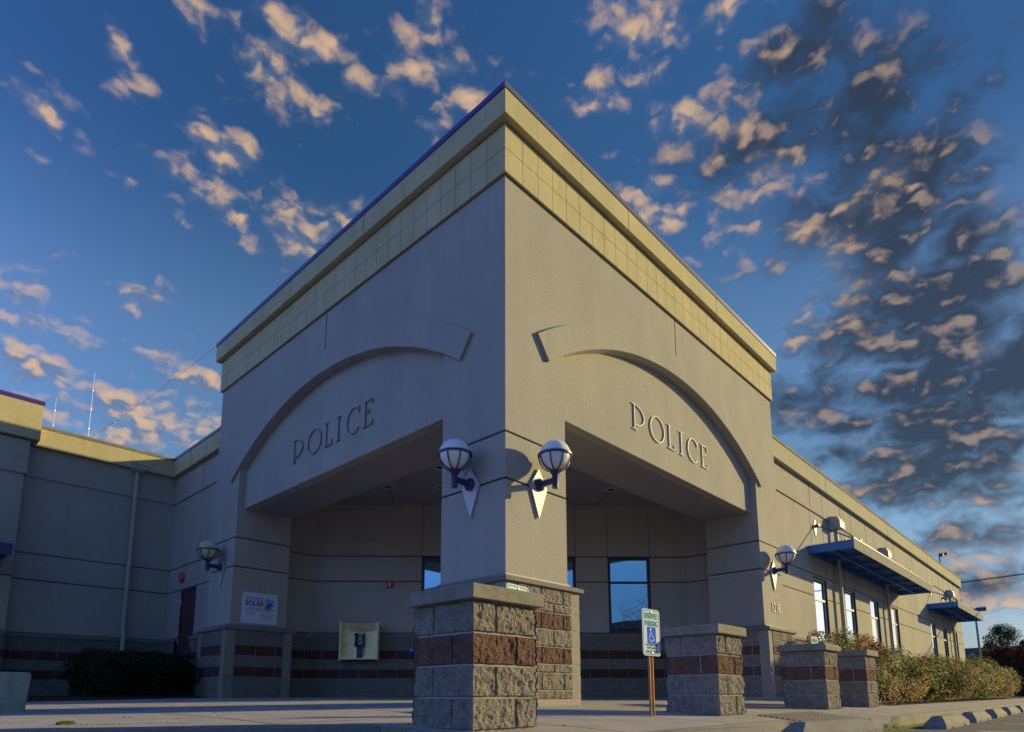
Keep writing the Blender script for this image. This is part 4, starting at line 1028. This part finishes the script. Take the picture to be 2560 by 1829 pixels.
# ------------------------------------------------------------------ parking signs
def rrect(w, h, r, n=6):
    pts = []
    for cx, cy, a0 in ((w/2-r, h/2-r, 0), (-w/2+r, h/2-r, 90), (-w/2+r, -h/2+r, 180), (w/2-r, -h/2+r, 270)):
        for k in range(n+1): t = R(a0+90*k/n); pts.append((cx+r*math.cos(t), cy+r*math.sin(t)))
    return pts
def parking_sign(x, y, ztop, lab, w=.31, h=.435, zb=None, rot=0):
    zb = gz(x, y) if zb is None else zb
    t = thing('parking_sign', (0, 0, 0), lab, 'parking sign', 'reserved parking signs at the kerb')
    zc = ztop-h/2
    b = MB(); b.prism(rrect(w, h, .035), lambda p, q, d: (p, -d, zc+q), .0, .004); b.build('plate', M['white'], t)
    for wo, ho, ww in ((w-.022, h-.022, .007),):
        b = MB(); o_, i_ = rrect(wo, ho, .028), rrect(wo-2*ww, ho-2*ww, .024)
        rings = [[(p[0], -.0042, zc+p[1]), (q[0], -.0042, zc+q[1]), (q[0], -.0048, zc+q[1]), (p[0], -.0048, zc+p[1])] for p, q in zip(o_, i_)]
        rings.append(rings[0]); b.loft(rings, cap=False); b.build('border', M['green'], t)
    on = lambda X, Z: (lambda a, b_, c: (X+a, -.0049-c, zc+Z+b_))
    text_mesh('RESERVED', .073, M['green'], t, on(0, .150), .0006, sx=.72, bold=.0014)
    text_mesh('PARKING', .073, M['green'], t, on(0, .080), .0006, sx=.76, bold=.0014)
    text_mesh('STATE DISABLED PARKING', .026, M['green'], t, on(0, -.118), .0006, sx=.70)
    text_mesh('PERMIT REQUIRED', .028, M['green'], t, on(0, -.146), .0006, sx=.72)
    text_mesh('VAN ACCESSIBLE', .038, M['green'], t, on(0, -.180), .0006, sx=.74)
    b = MB(); b.prism(rrect(.155, .155, .01), lambda p, q, d: (p, -d, zc-.028+q), .0041, .0046); b.build('symbol_panel', M['sblue'], t)
    b = MB(); fs = lambda a, z, d: (a-.005, -.0049-d, zc-.028+z)
    b.prism([(.0+.013*math.cos(k*.5236)-.008, .055+.013*math.sin(k*.5236)) for k in range(12)], fs, 0, .0008)
    stroke(b, fs, [(-.008, .040), (-.008, -.004), (.026, -.006), (.040, -.046), (.055, -.042)], .008, 0, .0008)
    stroke(b, fs, [(-.006, .018), (.020, .018)], .007, 0, .0008)
    stroke(b, fs, ell(.0, -.022, .036, .036, 120, 350, 20), .007, 0.0002, .0009)
    b.build('wheelchair_symbol', M['white'], t)
    b = MB()
    for z in (.19, -.195): b.lathe([(.001, -.007), (.007, -.006), (.008, 0)], (0, -.005, zc+z), 10, axis='y')
    b.build('bolt', M['steel'], t)
    b = MB()                                    # folded channel post
    prof = [(-.030, .006), (-.022, .006), (-.014, .032), (.014, .032), (.022, .006), (.030, .006), (.030, .010), (.024, .010), (.016, .037), (-.016, .037), (-.024, .010), (-.030, .010)]
    zm = zb+.13
    b.prism(prof, lambda p, q, d: (p, q, d), zb-.05, zm, 1); b.prism(prof, lambda p, q, d: (p, q, d), zm, ztop-.03, 0)
    b.build('post', [M['rust'], M['postyel']], t)
    t.location = (x, y, 0); t.rotation_euler.z = rot
    return t
parking_sign(.185, -1.70, .905, 'white and green RESERVED PARKING sign with wheelchair symbol, half left of the second pillar')
parking_sign(-1.565, -1.62, .925, 'parking sign hidden behind the nearest pillar, only its green-edged top showing', rot=R(10))
parking_sign(4.86, -1.66, .955, 'small pale green parking sign seen behind the third pillar cap')

# ------------------------------------------------------------------ wheel stops
def stop_mesh(Ln=1.42):
    b = MB(); w = .21; h = .135
    def ring(k, z, cx): return [(-Ln/2+cx, -w/2+k, z), (Ln/2-cx, -w/2+k, z), (Ln/2-cx, w/2-k, z), (-Ln/2+cx, w/2-k, z)]
    rings = []
    def rr(k, z, cx):
        pts = ring(k, z, cx); out = []
        for i in range(4):
            a, c = pts[i], pts[(i+1) % 4]; n = 16 if i % 2 == 0 else 4
            for s in range(n):
                f = s/n; p = Vector((a[0]+(c[0]-a[0])*f, a[1]+(c[1]-a[1])*f, z)); e = .002*noise.noise(p*18)
                out.append((p.x+e, p.y+e, z+e))
        return out
    b.loft([rr(0, -.03, 0), rr(0, .045, 0), rr(.004, .055, .005), rr(.055, .128, .15), rr(.066, h, .165)])
    o = b.build('body', M['concrete'], None, smooth=True)
    o.data.set_sharp_from_angle(angle=R(24))
    return o
def wheel_stop(x, y, z, rz, lab):
    t = thing('wheel_stop', (x, y, z), lab, 'wheel stop', 'concrete wheel stops along the parking stalls')
    if not hasattr(wheel_stop, 'me'):
        o = stop_mesh(); wheel_stop.me = o.data; o.parent = t
        b = MB(); b.box(-.42, -.33, -.111, -.09, -.01, .022); b.box(.33, .42, -.111, -.09, -.01, .022)
        n = b.build('drain_notch', M['black'], None); wheel_stop.nm = n.data; n.parent = t
    else:
        for nm, me in (('body', wheel_stop.me), ('drain_notch', wheel_stop.nm)):
            o = bpy.data.objects.new(nm, me); col.objects.link(o); o.parent = t
    t.rotation_euler.z = rz; return t
wheel_stop(-1.08, -2.93, -.232, R(-7), 'concrete wheel stop at the bottom edge, nearest the camera')
wheel_stop(.93, -3.0, az(.9), R(-9), 'large concrete wheel stop with a dark shaded end, before the ribbed ramp')
labs = ['wheel stop in the gutter just right of the mossy kerb', 'wheel stop third from the ramp, drain notches in front', 'wheel stop fourth from the ramp', 'wheel stop near the right edge, fifth from the ramp', 'wheel stop at the right edge of view, sixth from the ramp', 'far wheel stop cut off by the right picture edge']
for i, lab in enumerate(labs): wheel_stop(3.93+2.04*i, -3.35, -.262, R(.6*((i*7) % 3-1)), lab)

# ------------------------------------------------------------------ foliage
def leaves(b, n, sampler, size, nm, seed, weights, flat=.3):
    rnd = random.Random(seed); tot = sum(weights)
    for _ in range(n):
        p, nrm, zone = sampler(rnd)
        d = Vector((rnd.gauss(0, 1), rnd.gauss(0, 1), rnd.gauss(0, 1))).normalized()
        nv = (nrm*.8+d*.9).normalized(); t = nv.cross(Vector((rnd.random()-.5, rnd.random()-.5, rnd.random()-.5))).normalized(); u = nv.cross(t)
        s = size*rnd.uniform(.6, 1.35); wd = s*.42
        r = rnd.random()*tot; k = 0
        z = (zone*1.0)
        ww = [max(0.02, w*(1+z*c)) for w, c in zip(weights, nm)]
        r = rnd.random()*sum(ww)
        for k, w_ in enumerate(ww):
            r -= w_
            if r <= 0: break
        b.face([p-t*s/2, p+u*wd/2+nv*s*.06, p+t*s/2, p-u*wd/2+nv*s*.06], k)
def lumpy(c, r, seed, box=1.0):
    """surface sampler over a clumpy, gappy crown"""
    c = Vector(c); r = Vector(r)
    def f(rnd):
        d = Vector((rnd.gauss(0, 1), rnd.gauss(0, 1), rnd.gauss(0, .9))).normalized()
        if box != 1: 
            m_ = max(abs(d.x), abs(d.y), abs(d.z)); d2 = d/m_; d2 = d*(1-box+.0)+d2*box*.82
        else: d2 = d
        k = 1+.20*noise.noise(d*2.3+Vector((seed, 0, 0)))+.16*noise.noise(d*6+Vector((0, seed, 0)))
        k *= (rnd.uniform(.72, 1.0)**.5+rnd.choice((0, 0, 0, .05))) if box == 1 else rnd.uniform(.93, 1.0)
        p = c+Vector((d2.x*r.x, d2.y*r.y, d2.z*r.z))*k
        if p.z < c.z-r.z*.98: p.z = c.z-r.z*.98+rnd.uniform(0, .05)
        return p, d, noise.noise(p*2.1+Vector((seed*2, 3, 1)))*2
    return f
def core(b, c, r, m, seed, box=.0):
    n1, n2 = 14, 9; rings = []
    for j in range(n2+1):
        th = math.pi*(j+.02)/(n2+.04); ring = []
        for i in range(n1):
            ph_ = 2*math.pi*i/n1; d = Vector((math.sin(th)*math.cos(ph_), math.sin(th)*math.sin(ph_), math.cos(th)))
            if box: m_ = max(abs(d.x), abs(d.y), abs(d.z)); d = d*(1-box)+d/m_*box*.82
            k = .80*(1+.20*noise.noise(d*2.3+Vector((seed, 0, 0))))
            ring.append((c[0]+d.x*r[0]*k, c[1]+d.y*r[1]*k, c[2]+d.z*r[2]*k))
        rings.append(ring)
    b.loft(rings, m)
PAL = [M['lf_green'], M['lf_dark'], M['lf_yellow'], M['lf_pink'], M['lf_red']]
def shrub(name, c, r, n, size, lab, seed, weights, cat='shrub', group='bronze-tipped shrubs along the right wing', pal=PAL, box=1.0, stems=True):
    t = thing(name, (c[0], c[1], c[2]-r[2]), lab, cat, group)
    rnd = random.Random(seed); b = MB()
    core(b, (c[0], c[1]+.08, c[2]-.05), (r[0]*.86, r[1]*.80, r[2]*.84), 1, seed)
    nc = 22; clumps = []
    for k in range(nc):
        a = rnd.uniform(0, 6.283); e = rnd.uniform(-.75, 1.0); q = math.sqrt(max(0, 1-e*e))
        d = Vector((math.cos(a)*q, math.sin(a)*q-.15, e))
        cc = Vector((c[0]+d.x*r[0]*.80, c[1]+d.y*r[1]*.78, c[2]+d.z*r[2]*.76)); cr = rnd.uniform(.20, .34)*min(1.5, (r[0]+r[2])*.62)
        clumps.append((cc, cr, [max(.05, w*rnd.choice((.15, .6, 1, 2.2))) for w in weights]))
    for _ in range(int(n*2.0)):
        cc, cr, ww = clumps[rnd.randrange(nc)]
        d = Vector((rnd.gauss(0, 1), rnd.gauss(0, 1), rnd.gauss(.25, 1))).normalized()
        p = cc+d*cr*rnd.uniform(.55, 1.08)
        if p.z < c[2]-r[2]: p.z = c[2]-r[2]+rnd.uniform(0, .06)
        nv = (d*1.1+Vector((rnd.gauss(0, 1), rnd.gauss(0, 1), rnd.gauss(0, 1))).normalized()*.9).normalized()
        tt = nv.cross(Vector((rnd.random()-.5, rnd.random()-.5, rnd.random()-.5))).normalized(); u = nv.cross(tt)
        s_ = size*.82*rnd.uniform(.6, 1.35); wd = s_*.46
        x_ = rnd.random()*sum(ww)
        for k, w_ in enumerate(ww):
            x_ -= w_
            if x_ <= 0: break
        b.face([p-tt*s_/2, p+u*wd/2+nv*s_*.06, p+tt*s_/2, p-u*wd/2+nv*s_*.06], k)
    b.build('foliage', pal, t, fixn=False)
    if stems:
        b = MB()
        for k in range(6):
            a = rnd.uniform(0, 6.28); b.tube([(c[0]+.1*math.cos(a), c[1]+.1*math.sin(a), c[2]-r[2]-.05), (c[0]+.5*r[0]*math.cos(a), c[1]+.5*r[1]*math.sin(a), c[2]-r[2]*.3), (c[0]+.75*r[0]*math.cos(a), c[1]+.75*r[1]*math.sin(a), c[2]+r[2]*.3)], [.018, .012, .006], 5)
        b.build('stem', M['bark'], t)
    return t
# front row
shrub('bronze_shrub', (10.1, -.95, .50), (1.25, .80, .66), 5200, .075, 'bronze and green shrub just behind the farthest pillar', 11, (4, 2, 3, 4, 1.6))
shrub('bronze_shrub', (12.6, -.85, .46), (1.25, .85, .66), 5200, .075, 'rounded bronze shrub below the third window', 12, (4, 2, 3, 4, .5))
shrub('bronze_shrub', (15.1, -.9, .50), (1.15, .85, .74), 4800, .08, 'greener clump in the shrub row below the fourth window', 13, (7, 3, 2, 1.5, .5))
shrub('bronze_shrub', (17.8, -.9, .48), (1.3, .85, .72), 4600, .085, 'dark green and red-tipped shrub mid row', 14, (6, 5, 1, 2.0, 1.2))
shrub('bronze_shrub', (20.8, -.85, .52), (1.45, .9, .72), 4200, .09, 'pinkish bronze shrub beneath the end of the long awning', 15, (4, 2, 2, 5, 1))
shrub('bronze_shrub', (24.0, -.85, .52), (1.6, .9, .72), 3800, .10, 'yellowish shrub between the two awnings', 16, (6, 2, 4, 1.5, .3))
shrub('bronze_shrub', (27.5, -.85, .55), (1.9, .95, .72), 3400, .11, 'olive shrub before the far windows', 17, (4, 2, 5, 2, .2))
shrub('bronze_shrub', (30.6, -.85, .52), (1.6, .95, .66), 2800, .11, 'last shrub of the row, yellow green', 18, (4, 2, 4, 1.6, .2))
# the taller back bushes that rise over the pillars
shrub('bronze_shrub', (8.95, -.55, .84), (.66, .45, .56), 2600, .07, 'green bush rising above the third pillar by the parking sign', 21, (6, 2, 4, 2, .5))
shrub('bronze_shrub', (10.4, -.45, .90), (.85, .45, .58), 2600, .07, 'mixed red and green bush behind the two far pillars', 22, (4, 2, 4, 4, 1.5))
shrub('bronze_shrub', (12.3, -.35, .90), (.95, .45, .58), 2400, .07, 'reddish bush against the wall near the second window', 23, (2, 2, 3, 5, 3))
# dark clipped hedge left
GH = [M['lf_dark'], M['lf_dark'], M['lf_green']]
t = thing('clipped_hedge', (-1.0, 9.0, .1), 'dark rounded clipped evergreen hedge in front of the left wing', 'hedge')
b = MB(); core(b, (-1.0, 9.0, .49), (1.16, 1.16, .52), 1, 31, .8)
leaves(b, 34000, lumpy((-1.0, 9.0, .50), (1.10, 1.1, .50), 31, .8), .038, (0, 0, 0), 31, (3, 3, .25)); b.build('foliage', GH, t, fixn=False)
# mulch beds
def bed(name, pts_fn, n, area, matl, seed):
    b = MB(); rnd = random.Random(seed)
    for _ in range(n):
        x, y, z = pts_fn(rnd); s = rnd.uniform(.01, .035)
        a = rnd.uniform(0, 6.28); dx, dy = math.cos(a)*s, math.sin(a)*s; zz = z+rnd.uniform(.0, .03)
        b.face([(x-dx, y-dy, zz), (x+dy*.4, y-dx*.4, zz+.012), (x+dx, y+dy, zz+rnd.uniform(-.01, .02)), (x-dy*.4, y+dx*.4, zz+.01)])
    for (x0, x1, y0, y1, z0, z1) in area: b.box(x0, x1, y0, y1, z0, z1)
    return tag(b.build(name, matl), 'dark bark mulch under the '+('right shrub row' if seed == 1 else 'left hedge'), 'mulch', kind='stuff')
bed('mulch', lambda r: (r.uniform(7.6, 24) if r.random() < .8 else r.uniform(20, 31.5), r.uniform(-2.0, -.6), -.085), 9000, [(7.8, 31.5, -1.93, .35, -.2, -.078)], M['mulch'], 1)
bed('mulch', lambda r: (r.uniform(-3.3, .3), r.uniform(7.75, 9.2), gz(-1, 8.3)+.03), 2600, [(-3.4, .33, 7.7, 11.6, -.1, gz(-1, 8.3)+.035)], M['mulch'], 2)
# grass and moss
b = MB(); rnd = random.Random(4)
def blade(x, y, z, h, m=0):
    a = rnd.uniform(0, 6.28); l = rnd.uniform(.2, .8)*h; w_ = .004
    b.face([(x-w_, y, z), (x+w_, y, z), (x+math.cos(a)*l+w_*.3, y+math.sin(a)*l, z+h), (x+math.cos(a)*l-w_*.3, y+math.sin(a)*l, z+h)], m)
for _ in range(260): r_ = abs(rnd.gauss(0, .022)); a = rnd.uniform(0, 6.28); blade(-3.94+r_*math.cos(a), .12+r_*math.sin(a), gz(-3.92, .12), rnd.uniform(.008, .026))
for _ in range(40): blade(-3.7+rnd.uniform(-.3, .4), -.12+rnd.uniform(-.1, .02), gz(-3.7, -.1), rnd.uniform(.004, .012))
for _ in range(2600):
    x = rnd.uniform(2.4, 4.6); blade(x, -3.0-abs(rnd.gauss(0, .06)), -.26, rnd.uniform(.006, .028)*(1.2 if x < 3.4 else .8))
for _ in range(90): blade(2.9+rnd.gauss(0, .03), -3.03+rnd.gauss(0, .02), -.26, rnd.uniform(.06, .13))
tag(b.build('moss_and_grass', M['lf_moss'], fixn=False), 'bright green grass tufts and moss at the kerb', 'grass', kind='stuff')
b = MB()
rings = []
for i in range(24):
    x = 2.2+i*.12; w_ = .16+.07*math.sin(i*1.3)+.04*math.sin(i*3.1); w_ *= min(1, i/3, (23-i)/5+.05)
    rings.append([(x, -2.97, -.252), (x, -2.99-w_*.5, -.250), (x, -2.99-w_, -.2575)])
b.loft(rings, 0, cap=False, close=False); tag(b.build('gutter_moss', M['dirt'], smooth=True), 'mossy dirt in the gutter below the kerb', 'moss', kind='stuff')
# litter: small leaves and stones on the slabs
b = MB(); rnd = random.Random(9)
for _ in range(170):
    x, y = rnd.uniform(-4.4, 7), rnd.uniform(-2.4, 6.5)
    if y < ycurb(x)+.1: continue
    s = rnd.uniform(.003, .011); z = swz(x, y)+.001
    b.hexa([(x-s, y-s*.6, z), (x+s, y-s*.7, z), (x+s*.8, y+s*.6, z), (x-s*.9, y+s*.7, z)], [(x-s*.6, y-s*.3, z+s*.6), (x+s*.5, y-s*.4, z+s*.7), (x+s*.4, y+s*.3, z+s*.6), (x-s*.5, y+s*.4, z+s*.5)])
tag(b.build('grit', M['bark']), 'scattered grit and crumbs on the sidewalk', 'grit', kind='stuff')

# ------------------------------------------------------------------ concrete block left
t = thing('concrete_block', (-3.9, 3.0, gz(-3.9, 3.0)), 'weathered concrete barrier block at the left edge, rounded top corner', 'concrete block')
b = MB(); z0 = gz(-3.9, 3.0)-.02; rings = []
for z, k, bb in ((z0, 0.012, .01), (z0+.04, .010, .012), (z0+.30, -.002, .012), (z0+.375, -.004, .014), (z0+.390, .004, .02), (z0+.396, .018, .03)):
    x0, x1, y0, y1 = -5.0+k, -3.68-k, 2.85+k, 3.2-k; ring = []
    for cx, cy, a0 in ((x1-bb, y1-bb, 0), (x0+bb, y1-bb, 90), (x0+bb, y0+bb, 180), (x1-bb, y0+bb, 270)):
        for s in range(5): a = R(a0+22.5*s); ring.append((cx+bb*math.cos(a), cy+bb*math.sin(a), z))
    rings.append(ring)
b.loft(rings); b.build('body', M['oldconc'], t, smooth=True)

# ------------------------------------------------------------------ roof aerials, wires
def mast(name, x, y, z0, z1, r0, lab, cat='antenna'):
    t = thing(name, (x, y, z0), lab, cat, 'whip antennas on the left roof')
    b = MB(); b.tube([(x, y, z0), (x, y, z0+(z1-z0)*.35), (x, y, z1)], [r0, r0*.8, r0*.45], 8); b.build('rod', M['antenna'], t)
    b = MB(); b.lathe([(r0, 0), (r0*2.2, .01), (r0*2.2, .22), (r0, .24)], (x, y, z0+1.2), 8); b.box(x-.12, x+.12, y-.12, y+.12, z0-.02, z0+.03); b.build('base_mount', M['steel'], t)
    for k in range(3):
        b = MB(); b.lathe([(r0, 0), (r0*1.35, .005), (r0*1.35, .03), (r0, .035)], (x, y, z0+(z1-z0)*(.55+.15*k)), 8); b.build('ferrule', M['steel'], t)
mast('whip_antenna', -1.57, 16, 5.6, 8.43, .008, 'short thin whip antenna on the left roof')
mast('whip_antenna', -.73, 16, 5.6, 9.50, .012, 'tall whip antenna with a wire running to the tower')
t = thing('guy_wire', (-.6, 16, 7.4), 'thin wire with a small insulator from the tall antenna to the tower top', 'wire')
b = MB(); b.tube([(-.72, 16, 7.45), (-.35, 12, 7.5), (-.12, 8.48, 7.56)], .003, 5); b.build('wire', M['cable'], t)
b = MB(); b.lathe([(.001, -.03), (.025, -.02), (.03, 0), (.025, .02), (.001, .03)], (-.55, 14.2, 7.47), 10); b.build('insulator', M['white'], t)
t = thing('roof_camera', (30.6, .5, 6.02), 'small camera on a thin pole at the roof edge, far right', 'camera')
b = MB(); b.tube([(30.6, .5, 6.02), (30.6, .5, 6.75)], .03, 8); b.build('pole', M['lampblue'], t)
b = MB(); b.box(30.55, 30.95, .38, .50, 6.62, 6.74, bv=.02); b.lathe([(.02, 0), (.10, -.12)], (30.8, .36, 6.72), 10, axis='y'); b.build('camera_head', M['lampblue'], t)
t = thing('overhead_cable', (39.7, 0, 6.6), 'thick black utility cable crossing the sky at the right edge', 'cable')
b = MB(); b.tube([(38.0, 18, 5.9), (38.8, 10, 6.15), (39.64, .98, 6.54), (39.92, -1.96, 6.71), (40.6, -9, 7.15), (42.5, -28, 8.4)], .035, 6); b.build('cable', M['cable'], t)

# ------------------------------------------------------------------ street lamp, hedge, trees far right
t = thing('street_lamp', (39.7, .42, -.25), 'tall grey parking lot lamp with a flat head beyond the building', 'street lamp')
b = MB(); b.tube([(39.7, .42, -.25), (39.7, .44, 4.85)], [.075, .05], 10); b.lathe([(.001, 0), (.2, 0), (.2, .4), (.001, .42)], (39.7, .42, -.27), 10); b.build('pole', M['polegrey'], t)
b = MB(); b.box(39.5, 39.9, -.12, .36, 4.80, 5.0, bv=.04); b.box(39.6, 39.8, .34, .56, 4.86, 4.96); b.build('lamp_head', M['lampblue'], t)
def hedge(x0, x1, y0, y1, z0, z1, n, size, lab, seed, mats_, w, name='beech_hedge', wob=.25):
    t = thing(name, ((x0+x1)/2, (y0+y1)/2, z0), lab, 'hedge')
    b = MB(); rnd = random.Random(seed)
    b.box(x0+.35, x1-.35, y0+.35, y1-.35, z0, z1-.35)
    for _ in range(n):
        f = rnd.random(); y = rnd.uniform(y0, y1); z = rnd.uniform(z0, z1); x = x0+rnd.uniform(0, .5)
        if f < .3: x = rnd.uniform(x0, x1); z = z1-rnd.uniform(0, .3)
        z += wob*noise.noise(Vector((x*.7, y*.9, seed))); x += .3*noise.noise(Vector((seed, y*1.1, z*1.3)))
        p = Vector((x, y, z)); d = Vector((rnd.gauss(0, 1), rnd.gauss(0, 1), rnd.gauss(0, 1))).normalized(); u = d.orthogonal().normalized(); v = d.cross(u)
        s = size*rnd.uniform(.6, 1.4); k = 0 if rnd.random() < w else 1
        b.face([p-u*s/2, p+v*s*.3, p+u*s/2, p-v*s*.3], k)
    b.build('foliage', mats_, t, fixn=False)
hedge(42, 44.5, -22, .55, -.3, 2.75, 15000, .22, 'tall dark brown beech hedge closing the lot at the far right', 41, [M['lf_brown'], M['lf_dark']], .85)
def tree(name, x, y, zb, hc, r, h, n, size, lab, seed, pal, w, trunk=.12, group='evergreen trees beyond the hedge'):
    t = thing(name, (x, y, zb), lab, 'tree', group)
    b = MB(); rnd = random.Random(seed)
    b.tube([(x, y, zb), (x+.05, y, hc*.5), (x, y+.03, hc+h*.5)], [trunk, trunk*.7, trunk*.2], 8)
    cl_ = []
    for k in range(16):
        a = rnd.uniform(0, 6.28); e = rnd.uniform(-.9, 1); rr = math.sqrt(max(0, 1-e*e))*rnd.uniform(.45, 1)
        c = Vector((x+r*rr*math.cos(a), y+r*rr*math.sin(a), hc+h*e)); cl_.append((c, rnd.uniform(.28, .5)*r))
        b.tube([(x, y, hc-h*.5+h*.2*rnd.random()), tuple(c)], [trunk*.35, trunk*.1], 5)
    b.build('trunk', M['bark'], t)
    b = MB()
    for _ in range(n):
        c, cr = rnd.choice(cl_); d = Vector((rnd.gauss(0, 1), rnd.gauss(0, 1), rnd.gauss(0, 1))).normalized()
        p = c+d*cr*rnd.uniform(.2, 1.05)**.6; e = Vector((rnd.gauss(0, 1), rnd.gauss(0, 1), rnd.gauss(0, 1))).normalized(); u = e.orthogonal().normalized(); v = e.cross(u); s = size*rnd.uniform(.6, 1.4)
        b.face([p-u*s/2, p+v*s*.3, p+u*s/2, p-v*s*.3], 0 if rnd.random() < w else 1)
    b.build('crown', pal, t, fixn=False)
PN = [M['lf_pine'], M['lf_dark']]
tree('evergreen_tree', 54.7, .75, -.3, 3.55, 1.25, 1.30, 6500, .09, 'rounded evergreen tree standing above the brown hedge', 51, PN, .6)
tree('evergreen_tree', 56.5, 1.6, -.3, 3.0, 1.0, .75, 2400, .16, 'low evergreen left of the rounded tree', 52, PN, .5)
tree('evergreen_tree', 58, -.4, -.3, 3.1, 1.1, .8, 2400, .17, 'low evergreen right of the rounded tree', 53, PN, .5)
tree('evergreen_tree', 66, -2.0, -.3, 3.3, 1.6, 1.0, 2600, .2, 'distant evergreen at the right picture edge', 54, PN, .5)
for i, (dx, dy) in enumerate([(0, 0), (3, -4), (-2, 4), (6, -9), (2, 9)]):
    pass
shrub('green_shrub', (36.4, .55, 1.0), (1.0, .35, 1.35), 3400, .14, 'tall green shrub with red tips at the far building corner', 61, (5, 2, 1, 2, 2.5), group='shrubs at the far building corner')
shrub('green_shrub', (38.2, .1, .7), (1.0, .45, 1.25), 2800, .14, 'brown and green shrub left of the beech hedge', 62, (4, 3, .6, 3, .6), group='shrubs at the far building corner')

# ------------------------------------------------------------------ what the porch windows reflect: bare tree, pole line and low store behind the camera
def bare_tree(x, y, zb, H, seed, lab):
    t = thing('bare_tree', (x, y, zb), lab, 'tree'); rnd = random.Random(seed); b = MB(); bb = MB()
    def br(mb, p, d, L_, r_, lvl):
        pts = [p]; q = Vector(p); dd = Vector(d)
        for k in range(4): dd = (dd+Vector((rnd.gauss(0, .13), rnd.gauss(0, .13), rnd.gauss(0, .07)))).normalized(); q = q+dd*L_/4; pts.append(Vector(q))
        mb.tube(pts, [r_*(1-.16*k) for k in range(5)], 6 if lvl < 2 else 4)
        if lvl < 4:
            for k in range(5 if lvl else 7):
                a = rnd.choice(pts[1+(lvl == 0):]); nd = (dd*.7+Vector((rnd.gauss(0, 1), rnd.gauss(0, 1), rnd.gauss(.15, .6))).normalized()*.9).normalized()
                br(bb, a, nd, L_*.62, r_*.45, lvl+1)
    br(b, Vector((x, y, zb)), Vector((0, 0, 1)), H*.5, .10, 0)
    b.build('trunk', M['bark'], t); bb.build('branches', M['bark'], t)
bare_tree(-2.6, -17.6, -.26, 8.0, 71, 'leafless tree in the lot, seen mirrored in the porch window')
t = thing('low_store', (-30, -48, -.26), 'long low dark building across the lot, mirrored in the porch windows', 'building')
b = MB(); b.box(-70, -12, -60, -48, -.26, 7.6); b.build('wall', M['wgrey'], t)
b = MB(); b.box(-71, -11, -61, -47, 7.6, 8.4); b.build('roof', M['bark'], t)
b = MB()
for k in range(14): b.box(-68+k*4, -65.5+k*4, -47.99, -47.96, .6, 2.6)
b.build('window_band', M['glass'], t)
for o in list(bpy.data.objects):
    if o.type == 'MESH' and '_c' in o: del o['_c']
